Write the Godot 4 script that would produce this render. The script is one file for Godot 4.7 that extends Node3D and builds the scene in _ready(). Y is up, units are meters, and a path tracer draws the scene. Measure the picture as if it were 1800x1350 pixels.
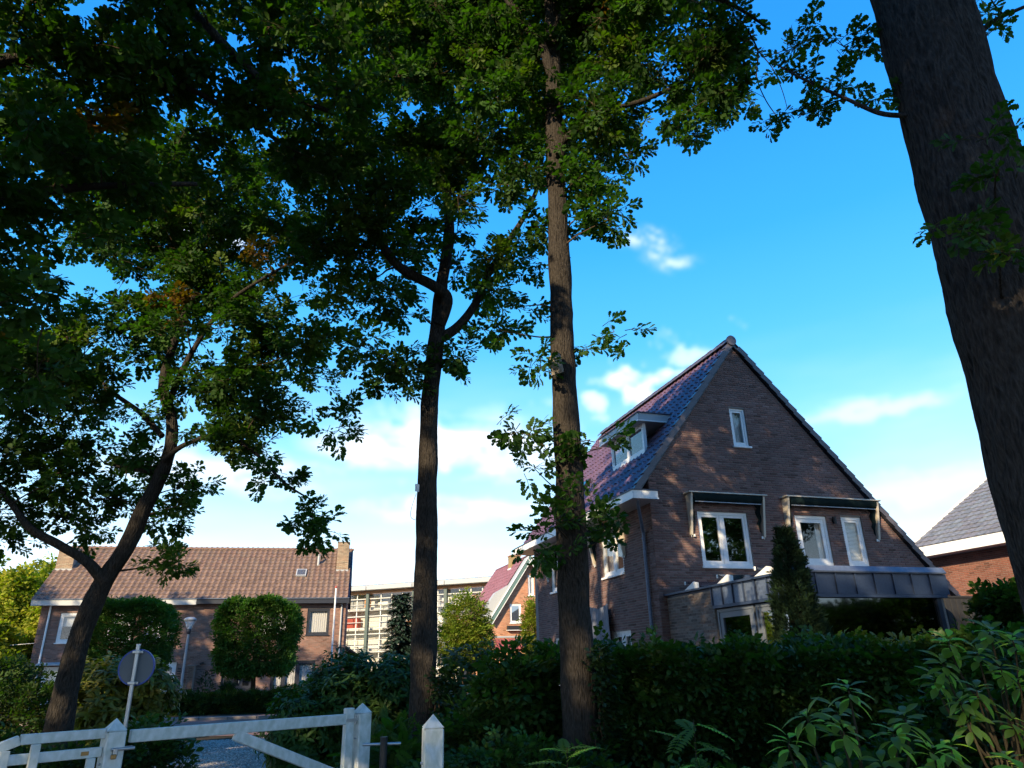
extends Node3D
# A lane under oaks, brick houses behind hedges.  y up, metres; the lens stands at x 0, z 0 and looks along -z.
const UP := Vector3.UP
var M := {}
var taken := {}
var G := RandomNumberGenerator.new()

# ------------------------------------------------------------------ naming and nodes
func numbered(s: String) -> String:
	taken[s] = taken.get(s, -1) + 1
	return s if taken[s] == 0 else "%s_%03d" % [s, taken[s]]

func tag(o: Node, label: String, category: String, group := "") -> Node:
	o.set_meta("label", label)
	o.set_meta("category", category)
	if group: o.set_meta("group", group)
	return o

func thing(called: String, label: String, category: String, at := Vector3.ZERO, turn := 0.0, group := "") -> Node3D:
	var o := Node3D.new()
	o.name = numbered(called)
	add_child(o)
	o.position = at
	o.rotation.y = turn
	tag(o, label, category, group)
	return o

func put(called: String, mesh: Mesh, m: Material, parent: Node = null, xf := Transform3D.IDENTITY) -> MeshInstance3D:
	var o := MeshInstance3D.new()
	o.mesh = mesh
	o.material_override = null
	if mesh.get_surface_count() and mesh is ArrayMesh:
		(mesh as ArrayMesh).surface_set_material(0, m)
	elif mesh is PrimitiveMesh:
		(mesh as PrimitiveMesh).material = m
	o.transform = xf
	if parent:
		o.name = called
		parent.add_child(o, true)
	else:
		o.name = numbered(called)
		add_child(o)
	return o

func obj(called: String, st: SurfaceTool, m: Material, parent: Node = null, xf := Transform3D.IDENTITY) -> MeshInstance3D:
	return put(called, done(st), m, parent, xf)

func struct(called: String, st: SurfaceTool, m: Material) -> MeshInstance3D:
	var o := obj(called, st, m)
	o.set_meta("kind", "structure")
	return o

func tinted(called: String, mesh: Mesh, m: Material, parent: Node, xf: Transform3D) -> MeshInstance3D:
	var o := MeshInstance3D.new()
	o.mesh = mesh
	o.set_surface_override_material(0, m)
	o.transform = xf
	o.name = called
	parent.add_child(o, true)
	return o

func many(called: String, mesh: Mesh, m: Material, xfs: Array, cols: Array, parent: Node = null) -> MultiMeshInstance3D:
	var mm := MultiMesh.new()
	mm.transform_format = MultiMesh.TRANSFORM_3D
	mm.use_colors = true
	mm.mesh = mesh
	mm.instance_count = xfs.size()
	for i in xfs.size():
		mm.set_instance_transform(i, xfs[i])
		mm.set_instance_color(i, cols[i])
	var o := MultiMeshInstance3D.new()
	o.multimesh = mm
	o.material_override = m
	o.set_meta("kind", "stuff")
	if parent:
		o.name = called
		parent.add_child(o, true)
	else:
		o.name = numbered(called)
		add_child(o)
	return o

# ------------------------------------------------------------------ shapes
func sb() -> SurfaceTool:
	var st := SurfaceTool.new()
	st.begin(Mesh.PRIMITIVE_TRIANGLES)
	st.set_smooth_group(-1)
	return st

func done(st: SurfaceTool) -> ArrayMesh:
	st.generate_normals()
	return st.commit()

func v3(a: float, b: float, c: float) -> Vector3: return Vector3(a, b, c)

func tri(st: SurfaceTool, a: Vector3, b: Vector3, c: Vector3) -> void:   # counter-clockwise seen from outside
	st.add_vertex(a); st.add_vertex(c); st.add_vertex(b)

func quad(st: SurfaceTool, a: Vector3, b: Vector3, c: Vector3, d: Vector3) -> void:
	tri(st, a, b, c); tri(st, a, c, d)

func box(st: SurfaceTool, c: Vector3, s: Vector3, b := Basis.IDENTITY) -> void:
	var x := b * v3(s.x / 2, 0, 0); var y := b * v3(0, s.y / 2, 0); var z := b * v3(0, 0, s.z / 2)
	quad(st, c - x - y + z, c + x - y + z, c + x + y + z, c - x + y + z)
	quad(st, c + x - y - z, c - x - y - z, c - x + y - z, c + x + y - z)
	quad(st, c + x - y + z, c + x - y - z, c + x + y - z, c + x + y + z)
	quad(st, c - x - y - z, c - x - y + z, c - x + y + z, c - x + y - z)
	quad(st, c - x + y + z, c + x + y + z, c + x + y - z, c - x + y - z)
	quad(st, c - x - y - z, c + x - y - z, c + x - y + z, c - x - y + z)

func span(st: SurfaceTool, x0: float, x1: float, y0: float, y1: float, z0: float, z1: float) -> void:
	box(st, v3((x0 + x1) / 2, (y0 + y1) / 2, (z0 + z1) / 2), v3(absf(x1 - x0), absf(y1 - y0), absf(z1 - z0)))

func soft(st: SurfaceTool, c: Vector3, s: Vector3, r: float, b := Basis.IDENTITY) -> void:   # a box with chamfered edges
	var hx := s.x / 2; var hy := s.y / 2; var hz := s.z / 2
	var P := func(x: float, y: float, z: float) -> Vector3: return c + b * v3(x, y, z)
	for k in [1.0, -1.0]:
		for ax in 3:
			var u: int = (ax + 1) % 3; var w: int = (ax + 2) % 3
			var h := [hx, hy, hz]
			var q := []
			for e in [[-1, -1], [1, -1], [1, 1], [-1, 1]]:
				var p := [0.0, 0.0, 0.0]
				p[ax] = k * h[ax]; p[u] = e[0] * (h[u] - r); p[w] = e[1] * (h[w] - r)
				q.append(P.call(p[0], p[1], p[2]))
			if k > 0: quad(st, q[0], q[1], q[2], q[3])
			else: quad(st, q[3], q[2], q[1], q[0])
			for j in [1.0, -1.0]:          # bevel between face +-ax and +-u
				var bev := []
				for e in [[0, -1], [0, 1], [1, 1], [1, -1]]:
					var p := [0.0, 0.0, 0.0]
					p[ax] = k * (h[ax] - (r if e[0] else 0.0)); p[u] = j * (h[u] - (0.0 if e[0] else r)); p[w] = e[1] * (h[w] - r)
					bev.append(P.call(p[0], p[1], p[2]))
				if k * j > 0: quad(st, bev[3], bev[2], bev[1], bev[0])
				else: quad(st, bev[0], bev[1], bev[2], bev[3])

func prism(st: SurfaceTool, poly: PackedVector2Array, z0: float, z1: float, xf := Transform3D.IDENTITY) -> void:   # poly counter-clockwise in xy, z1 > z0
	var p := poly
	if Geometry2D.is_polygon_clockwise(p): p.reverse()
	var ids := Geometry2D.triangulate_polygon(p)
	for i in range(0, ids.size(), 3):
		var a := p[ids[i]]; var b := p[ids[i + 1]]; var c := p[ids[i + 2]]
		if (b - a).cross(c - a) < 0:
			var t := b; b = c; c = t
		tri(st, xf * v3(a.x, a.y, z1), xf * v3(b.x, b.y, z1), xf * v3(c.x, c.y, z1))
		tri(st, xf * v3(a.x, a.y, z0), xf * v3(c.x, c.y, z0), xf * v3(b.x, b.y, z0))
	for i in p.size():
		var a := p[i]; var b := p[(i + 1) % p.size()]
		quad(st, xf * v3(a.x, a.y, z0), xf * v3(b.x, b.y, z0), xf * v3(b.x, b.y, z1), xf * v3(a.x, a.y, z1))

func V2(a: Array) -> PackedVector2Array:
	var o := PackedVector2Array()
	for i in range(0, a.size(), 2): o.append(Vector2(a[i], a[i + 1]))
	return o

func V3(a: Array) -> PackedVector3Array:
	var o := PackedVector3Array()
	for i in range(0, a.size(), 3): o.append(Vector3(a[i], a[i + 1], a[i + 2]))
	return o

func ring_tube(st: SurfaceTool, pts: PackedVector3Array, rad: PackedFloat32Array, sides: int, caps := true, bumps = null) -> void:
	var n := pts.size()
	var side := Vector3.ZERO
	var rows := []
	for i in n:
		var d := (pts[mini(i + 1, n - 1)] - pts[maxi(i - 1, 0)]).normalized()
		if i == 0: side = d.cross(Vector3.FORWARD if absf(d.z) < 0.9 else Vector3.RIGHT).normalized()
		side = (side - d * side.dot(d)).normalized()
		var other := d.cross(side)
		var row := PackedVector3Array()
		for k in sides:
			var a := TAU * k / sides
			var o := side * cos(a) + other * sin(a)
			var r := rad[i]
			if bumps != null: r += bumps.call(pts[i] + o * r, a)
			row.append(pts[i] + o * r)
		rows.append(row)
	st.set_smooth_group(1)
	for i in n - 1:
		for k in sides:
			var j := (k + 1) % sides
			quad(st, rows[i][k], rows[i][j], rows[i + 1][j], rows[i + 1][k])
	if caps:
		st.set_smooth_group(-1)
		for k in range(1, sides - 1):
			tri(st, rows[0][0], rows[0][k + 1], rows[0][k])
			tri(st, rows[n - 1][0], rows[n - 1][k], rows[n - 1][k + 1])

func rod(st: SurfaceTool, a: Vector3, b: Vector3, r0: float, r1 := -1.0, sides := 8) -> void:
	ring_tube(st, PackedVector3Array([a, b]), PackedFloat32Array([r0, r0 if r1 < 0 else r1]), sides)

func lathe(st: SurfaceTool, prof: PackedVector2Array, at: Vector3, sides := 24, smooth := true) -> void:   # radius, height; upwards
	st.set_smooth_group(1 if smooth else -1)
	for i in prof.size() - 1:
		for k in sides:
			var a := TAU * k / sides; var b := TAU * (k + 1) / sides
			var A := v3(cos(a), 0, -sin(a)); var B := v3(cos(b), 0, -sin(b))
			quad(st, at + A * prof[i].x + UP * prof[i].y, at + B * prof[i].x + UP * prof[i].y, at + B * prof[i + 1].x + UP * prof[i + 1].y, at + A * prof[i + 1].x + UP * prof[i + 1].y)

func smoothed(p: PackedVector3Array, per: int) -> PackedVector3Array:
	var o := PackedVector3Array()
	for i in p.size() - 1:
		var a := p[maxi(i - 1, 0)]; var d := p[mini(i + 2, p.size() - 1)]
		for k in per: o.append(p[i].cubic_interpolate(p[i + 1], a, d, float(k) / per))
	o.append(p[p.size() - 1])
	return o

# ------------------------------------------------------------------ materials
func lin(r: float, g: float, b: float) -> Color: return Color(r, g, b).linear_to_srgb()

func mat(called: String, c: Color, rough := 0.8, spec := 0.5) -> StandardMaterial3D:
	var m := StandardMaterial3D.new()
	m.resource_name = called
	m.albedo_color = c
	m.roughness = rough
	m.metallic_specular = spec
	M[called] = m
	return m

func tints(m: StandardMaterial3D) -> StandardMaterial3D:
	m.vertex_color_use_as_albedo = true
	return m

func noise_tex(sd: int, freq: float, lo: Color, hi: Color, kind := "fbm", oct := 5, size := 512, as_normal := 0.0) -> NoiseTexture2D:
	var n := FastNoiseLite.new()
	n.seed = sd
	n.frequency = freq
	n.noise_type = FastNoiseLite.TYPE_SIMPLEX_SMOOTH
	n.fractal_type = FastNoiseLite.FRACTAL_RIDGED if kind == "ridged" else FastNoiseLite.FRACTAL_FBM
	if kind == "cell":
		n.noise_type = FastNoiseLite.TYPE_CELLULAR
		n.cellular_return_type = FastNoiseLite.RETURN_CELL_VALUE
	n.fractal_octaves = oct
	var t := NoiseTexture2D.new()
	t.width = size; t.height = size
	t.seamless = true
	t.noise = n
	if as_normal > 0.0:
		t.as_normal_map = true
		t.bump_strength = as_normal
	else:
		var g := Gradient.new()
		g.set_color(0, lo); g.set_color(1, hi)
		t.color_ramp = g
	return t

func grain(m: StandardMaterial3D, tex: Texture2D, scale: Vector3, height := 0.0, htex: Texture2D = null) -> StandardMaterial3D:
	if tex: m.albedo_texture = tex
	m.uv1_triplanar = true
	m.uv1_world_triplanar = true
	m.uv1_scale = scale
	if height > 0.0:
		m.heightmap_enabled = true
		m.heightmap_texture = htex if htex else tex
		m.heightmap_scale = height
	return m

func materials() -> void:
	var speck := noise_tex(1, 0.03, Color(0.72, 0.72, 0.72), Color(1, 1, 1), "fbm", 6)
	var mottle := noise_tex(2, 0.012, Color(0.62, 0.62, 0.62), Color(1, 1, 1), "fbm", 6)
	var ridge := noise_tex(3, 0.010, Color(0, 0, 0), Color(1, 1, 1), "ridged", 6, 1024)
	var barkc := noise_tex(3, 0.011, Color(0.36, 0.35, 0.34), Color(1.0, 0.98, 0.94), "ridged", 6, 1024)
	grain(mat("bark", lin(0.078, 0.071, 0.067), 0.95, 0.2), barkc, v3(2.6, 0.5, 2.6), 3.0, ridge)
	grain(mat("bark_near", lin(0.088, 0.080, 0.078), 0.95, 0.2), barkc, v3(2.2, 0.4, 2.2), 3.0, ridge)
	mat("twig", lin(0.07, 0.05, 0.035), 0.9, 0.2)
	for p in [["brick", 0.85], ["brick_far", 0.85]]:
		grain(tints(mat(p[0], Color(1, 1, 1), p[1], 0.3)), speck, v3(7, 7, 7), 0.25)
	grain(mat("tile_ridge", lin(0.27, 0.155, 0.115), 0.75, 0.4), mottle, v3(1.3, 1.3, 1.3))
	grain(mat("tile_purple", lin(0.33, 0.15, 0.19), 0.7, 0.4), mottle, v3(1.3, 1.3, 1.3))
	grain(mat("brick_yellow", lin(0.46, 0.34, 0.18), 0.9, 0.3), mottle, v3(4, 4, 4))
	mat("brick_red", lin(0.38, 0.06, 0.04), 0.6)
	mat("grey_white", lin(0.42, 0.43, 0.43), 0.5)
	mat("green_board", lin(0.10, 0.17, 0.16), 0.5)
	grain(mat("black_stain", lin(0.022, 0.022, 0.025), 0.8), speck, v3(2, 0.3, 2))
	grain(mat("mortar", lin(0.29, 0.255, 0.235), 0.95, 0.2), speck, v3(3, 3, 3))
	grain(mat("mortar_orange", lin(0.52, 0.31, 0.21), 0.95, 0.2), speck, v3(3, 3, 3))
	var t := tints(mat("tile_glazed", Color(1, 1, 1), 0.36, 0.6)); grain(t, speck, v3(2, 2, 2))
	grain(mat("tile_verge", lin(0.105, 0.095, 0.12), 0.42, 0.5), speck, v3(2, 2, 2))
	t = tints(mat("tile_clay", Color(1, 1, 1), 0.75, 0.4)); grain(t, mottle, v3(1.3, 1.3, 1.3))
	grain(mat("white_paint", lin(0.78, 0.79, 0.80), 0.35), noise_tex(7, 0.02, Color(0.93, 0.93, 0.93), Color(1, 1, 1)), v3(1.2, 1.2, 1.2))
	grain(mat("gate_paint", lin(0.74, 0.75, 0.76), 0.45), noise_tex(8, 0.013, Color(0.72, 0.76, 0.71), Color(1, 1, 1), "fbm", 6), v3(2.6, 1.2, 2.6), 0.25)
	mat("grey_paint", lin(0.36, 0.38, 0.40), 0.45)
	mat("dark_paint", lin(0.018, 0.022, 0.035), 0.4)
	mat("black_paint", lin(0.012, 0.012, 0.013), 0.6)
	var z := mat("zinc", lin(0.12, 0.155, 0.225), 0.5); z.metallic = 0.25
	grain(z, noise_tex(9, 0.02, Color(0.78, 0.78, 0.8), Color(1, 1, 1), "fbm", 6), v3(1.4, 1.4, 1.4))
	z = mat("zinc_dark", lin(0.030, 0.048, 0.095), 0.5); z.metallic = 0.15
	grain(z, noise_tex(10, 0.02, Color(0.75, 0.75, 0.78), Color(1, 1, 1), "fbm", 6), v3(1.4, 1.4, 1.4))
	z = mat("steel", lin(0.42, 0.44, 0.46), 0.38); z.metallic = 0.8
	z = mat("brass", lin(0.35, 0.22, 0.09), 0.4); z.metallic = 0.9
	mat("beige", lin(0.50, 0.45, 0.37), 0.5)
	mat("awning_cloth", lin(0.010, 0.022, 0.024), 0.85, 0.2)
	mat("curtain", lin(0.62, 0.63, 0.64), 0.9, 0.2)
	mat("blind", lin(0.66, 0.68, 0.68), 0.6, 0.3)
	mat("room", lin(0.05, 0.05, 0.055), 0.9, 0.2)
	mat("room_light", lin(0.72, 0.70, 0.64), 0.9, 0.2)
	for p in [["glass", 0.1], ["glass_dark", 0.9], ["glass_pale", 0.3]]:
		var g := mat(p[0], Color(0.05, 0.06, 0.07, p[1]), 0.02, 0.75)
		g.transparency = BaseMaterial3D.TRANSPARENCY_ALPHA
	var mir := mat("glass_coated", lin(0.28, 0.31, 0.33), 0.02)   # coated panes before dark rooms
	mir.metallic = 1.0
	mir = mat("glass_tinted", lin(0.075, 0.09, 0.095), 0.05)   # the dark glazing of the extension
	mir.metallic = 1.0
	grain(mat("soil", lin(0.075, 0.062, 0.042), 0.98, 0.1), mottle, v3(0.8, 0.8, 0.8))
	grain(mat("gravel_bed", lin(0.42, 0.37, 0.32), 0.95, 0.2), noise_tex(12, 0.06, Color(0.55, 0.55, 0.55), Color(1, 1, 1), "fbm", 5), v3(1.1, 1.1, 1.1), 1.0)
	grain(mat("paving", lin(0.24, 0.15, 0.13), 0.9, 0.25), speck, v3(2, 2, 2))
	tints(mat("stone", Color(1, 1, 1), 0.9, 0.25))
	for p in [["leaf", 0.62, 0.3], ["leaf_gloss", 0.45, 0.35], ["leaf_soft", 0.7, 0.3]]:
		var l := tints(mat(p[0], Color(1, 1, 1), p[1], p[2]))
		l.backlight_enabled = true
		l.backlight = Color(0.85, 1.0, 0.38)
	var h := tints(mat("needle", Color(1, 1, 1), 0.75, 0.25))
	h.resource_name = "needle"
	grain(mat("stem", lin(0.045, 0.037, 0.024), 0.8, 0.3), speck, v3(6, 6, 6))
	mat("lamp_grey", lin(0.30, 0.32, 0.34), 0.5)
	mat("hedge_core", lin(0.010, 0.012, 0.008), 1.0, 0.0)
	mat("sign_back", lin(0.10, 0.115, 0.13), 0.6)
	mat("frame_grey", lin(0.10, 0.115, 0.14), 0.5)
	mat("sign_blue", lin(0.02, 0.06, 0.28), 0.45)
	var sheet := grain(mat("tarp", lin(0.14, 0.16, 0.22), 0.55), mottle, v3(1.5, 0.5, 1.5))
	sheet.resource_name = "tarp"
	mat("white_plastic", lin(0.72, 0.72, 0.70), 0.5)
	mat("solar", lin(0.01, 0.013, 0.03), 0.15)
	mat("pouch", lin(0.30, 0.26, 0.21), 0.9, 0.2)
	mat("orange_timber", lin(0.55, 0.28, 0.13), 0.7)
	mat("green_steel", lin(0.06, 0.09, 0.085), 0.5)
	mat("louvre", lin(0.62, 0.64, 0.64), 0.4)
	mat("lead", lin(0.34, 0.36, 0.38), 0.6)
	mat("render_orange", lin(0.5, 0.26, 0.15), 0.9, 0.2)
	var lg := mat("lamp_glass", Color(0.9, 0.92, 0.95, 0.25), 0.1)
	lg.transparency = BaseMaterial3D.TRANSPARENCY_ALPHA

# ------------------------------------------------------------------ sky
func sky_image() -> ImageTexture:
	var W := 1400; var H := 700
	var n := FastNoiseLite.new(); n.seed = 5; n.frequency = 1.0; n.fractal_octaves = 6; n.noise_type = FastNoiseLite.TYPE_SIMPLEX_SMOOTH
	var w := FastNoiseLite.new(); w.seed = 9; w.frequency = 1.6; w.fractal_octaves = 3
	var data := PackedFloat32Array(); data.resize(W * H * 3)
	# linear colours by height over the horizon
	var hs := [0.0, 4.0, 9.0, 16.0, 24.0, 32.0, 43.0, 60.0, 90.0]
	var cs := [v3(1.35, 1.42, 1.5), v3(1.05, 1.22, 1.38), v3(0.54, 0.86, 1.12), v3(0.22, 0.60, 0.98), v3(0.083, 0.43, 0.88), v3(0.040, 0.33, 0.83), v3(0.022, 0.245, 0.75), v3(0.017, 0.18, 0.60), v3(0.013, 0.13, 0.50)]
	# drifts of cloud: azimuth, height, half width, half height (degrees), strength, kind (0 wisp, 1 heap)
	var puffs := [[12.3, 32.7, 2.3, 0.85, 0.8, 2], [13.9, 31.2, 1.6, 1.3, 0.6, 2], [15.2, 30.2, 2.0, 0.55, 0.65, 2], [10.8, 20.8, 3.4, 1.7, 0.8, 1], [7.2, 20.4, 1.5, 1.0, 0.6, 1], [15.6, 22.9, 3.2, 1.1, 0.5, 1], [-5.0, 17.0, 8.5, 2.4, 1.0, 0], [-12.5, 16.2, 4.0, 1.6, 0.85, 0], [1.5, 15.8, 4.5, 1.6, 0.8, 0], [-5.0, 11.6, 7.0, 1.1, 0.8, 0], [-27.0, 31.7, 3.5, 1.6, 0.8, 1], [29.0, 16.9, 6.0, 0.8, 0.5, 0], [-24.0, 14.0, 9.0, 1.5, 0.6, 0], [30.0, 11.0, 10.0, 1.5, 0.4, 0]]
	for az in range(-175, 180, 15):
		if az < -52 or az > 60:
			puffs.append([az + 5.0 * sin(az * 1.7), 17.0 + 7.0 * sin(az * 0.9), 6.0, 1.9, 0.9, absi(az) % 2])
			puffs.append([az + 6.0 * cos(az * 1.3), 11.0 + 2.0 * cos(az * 2.1), 7.0, 1.2, 0.7, 0])
	for j in H:
		var el := 90.0 - (j + 0.5) / H * 180.0
		var base := cs[8] as Vector3
		var e := maxf(el, 0.0)
		for q in 8:
			if e <= hs[q + 1]:
				base = (cs[q] as Vector3).lerp(cs[q + 1], (e - hs[q]) / (hs[q + 1] - hs[q])); break
		for i in W:
			var c := base
			if el > 1.0 and el < 40.0:
				var az := wrapf((i + 0.5) / W * 360.0, -180.0, 180.0)
				var cover := 0.0
				var ar := deg_to_rad(az); var er := deg_to_rad(el)
				var d := v3(sin(ar) * cos(er), sin(er), -cos(ar) * cos(er))
				for p in puffs:
					var da := wrapf(az - p[0], -180.0, 180.0)
					if absf(da) > p[2] * 2.2 or absf(el - p[1]) > p[3] * 2.4: continue
					var wob := w.get_noise_3dv(d * 9.0) * 1.4
					var g := exp(-pow(da / p[2], 2.0) - pow((el - p[1] + wob * p[3] * 0.5) / p[3], 2.0))
					var s := 0.0
					if p[5] == 0:
						s = n.get_noise_3d(da * 0.12 + wob * 0.5 + p[0], (el - da * 0.12 * (1.0 if p[0] > 0 else -0.5)) * 0.55, p[1])
						cover = maxf(cover, p[4] * clampf(g * 1.05 + s * 1.3 * g - 0.10, 0.0, 1.0))
					elif p[5] == 2:
						s = n.get_noise_3d((da - el * 0.6) * 0.35, (el + da * 0.55) * 1.3, p[1]) + 0.5 * n.get_noise_3d(da * 1.1, el * 2.6, 3.0)
						cover = maxf(cover, p[4] * smoothstep(0.05, 1.5, g * (0.75 + 1.0 * s)))
					else:
						s = n.get_noise_3d(da * 0.3 + p[0], el * 0.42, p[1])
						cover = maxf(cover, p[4] * smoothstep(0.34, 1.0, g + s * 0.95))
				var veil := n.get_noise_3d(d.x * 3.0, d.y * 14.0, d.z * 3.0) * 0.5 + 0.32
				cover = maxf(cover, clampf(veil, 0.0, 0.8) * smoothstep(15.0, 5.0, el) * 0.7)
				cover = maxf(cover, clampf(veil - 0.1, 0.0, 0.5) * smoothstep(26.0, 14.0, el) * 0.35)
				c = base.lerp(v3(0.92, 0.97, 1.02), cover)
			var k := (j * W + i) * 3
			data[k] = c.x; data[k + 1] = c.y; data[k + 2] = c.z
	return ImageTexture.create_from_image(Image.create_from_data(W, H, false, Image.FORMAT_RGBF, data.to_byte_array()))

func _ready() -> void:
	var cam := Camera3D.new()
	cam.name = "camera"
	cam.position = v3(0, 1.6, 0)
	cam.basis = Basis(Vector3.RIGHT, deg_to_rad(21.68)) * Basis(Vector3.BACK, deg_to_rad(-1.33))
	cam.fov = 57.12
	cam.near = 0.05; cam.far = 900.0
	add_child(cam)
	cam.current = true
	var env := WorldEnvironment.new()
	env.name = "air"
	var e := Environment.new()
	e.background_mode = Environment.BG_SKY
	var pano := PanoramaSkyMaterial.new()
	pano.panorama = sky_image()
	e.sky = Sky.new(); e.sky.sky_material = pano
	e.background_energy_multiplier = 0.78
	e.tonemap_mode = Environment.TONE_MAPPER_LINEAR
	e.tonemap_exposure = 2.05
	e.sdfgi_enabled = true; e.ssao_enabled = true; e.ssil_enabled = true
	env.environment = e
	add_child(env)
	var sun := DirectionalLight3D.new()
	sun.name = "sun"
	var sa := deg_to_rad(30.0); var se := deg_to_rad(25.0)
	sun.basis = Basis.looking_at(v3(sin(sa) * cos(se), -sin(se), -cos(sa) * cos(se)), UP)
	sun.light_energy = 1.6
	sun.light_color = Color(1.0, 0.90, 0.73)
	sun.light_angular_distance = 0.5
	sun.shadow_enabled = true
	add_child(sun)
	materials()
	leaf_meshes()
	setting()
	main_house()
	extension()
	left_house()
	glass_building()
	orange_house()
	right_house()
	oaks()
	far_plants()
	hedges()
	near_plants()
	gate()
	street_things()

# ------------------------------------------------------------------ walls, bricks, tiles, windows
func wall(st: SurfaceTool, poly: PackedVector2Array, holes: Array, depth: float) -> void:   # front at z 0
	var xs := []; var ys := []
	var p := poly
	if Geometry2D.is_polygon_clockwise(p): p.reverse()
	for v in p:
		xs.append(v.x); ys.append(v.y)
	xs = [xs.min(), xs.max()]; ys = [ys.min(), ys.max()]
	for h in holes:
		xs.append_array([h.position.x, h.end.x]); ys.append_array([h.position.y, h.end.y])
	xs.sort(); ys.sort()
	for i in xs.size() - 1:
		for j in ys.size() - 1:
			if xs[i + 1] - xs[i] < 1e-4 or ys[j + 1] - ys[j] < 1e-4: continue
			var mid := Vector2((xs[i] + xs[i + 1]) / 2, (ys[j] + ys[j + 1]) / 2)
			var open := false
			for h in holes: open = open or h.has_point(mid)
			if open: continue
			for piece in Geometry2D.intersect_polygons(V2([xs[i], ys[j], xs[i + 1], ys[j], xs[i + 1], ys[j + 1], xs[i], ys[j + 1]]), p):
				var ids := Geometry2D.triangulate_polygon(piece)
				for k in range(0, ids.size(), 3):
					var a: Vector2 = piece[ids[k]]; var b: Vector2 = piece[ids[k + 1]]; var c: Vector2 = piece[ids[k + 2]]
					if (b - a).cross(c - a) < 0:
						var t := b; b = c; c = t
					tri(st, v3(a.x, a.y, 0), v3(b.x, b.y, 0), v3(c.x, c.y, 0))
					tri(st, v3(a.x, a.y, -depth), v3(c.x, c.y, -depth), v3(b.x, b.y, -depth))
	for h in holes:
		var x0: float = h.position.x; var x1: float = h.end.x; var y0: float = h.position.y; var y1: float = h.end.y
		quad(st, v3(x0, y0, 0), v3(x0, y0, -depth), v3(x0, y1, -depth), v3(x0, y1, 0))
		quad(st, v3(x1, y0, -depth), v3(x1, y0, 0), v3(x1, y1, 0), v3(x1, y1, -depth))
		quad(st, v3(x0, y0, 0), v3(x1, y0, 0), v3(x1, y0, -depth), v3(x0, y0, -depth))
		quad(st, v3(x0, y1, -depth), v3(x1, y1, -depth), v3(x1, y1, 0), v3(x0, y1, 0))
	for i in p.size():
		var a := p[i]; var b := p[(i + 1) % p.size()]
		quad(st, v3(a.x, a.y, -depth), v3(b.x, b.y, -depth), v3(b.x, b.y, 0), v3(a.x, a.y, 0))

func brick_mesh(l: float, h: float) -> ArrayMesh:
	var st := sb()
	var x := l / 2; var y := h / 2; var c := 0.003; var z := 0.009
	quad(st, v3(-x + c, -y + c, z), v3(x - c, -y + c, z), v3(x - c, y - c, z), v3(-x + c, y - c, z))
	quad(st, v3(-x, -y, 0), v3(x, -y, 0), v3(x - c, -y + c, z), v3(-x + c, -y + c, z))
	quad(st, v3(x, -y, 0), v3(x, y, 0), v3(x - c, y - c, z), v3(x - c, -y + c, z))
	quad(st, v3(x, y, 0), v3(-x, y, 0), v3(-x + c, y - c, z), v3(x - c, y - c, z))
	quad(st, v3(-x, y, 0), v3(-x, -y, 0), v3(-x + c, -y + c, z), v3(-x + c, y - c, z))
	return done(st)

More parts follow.
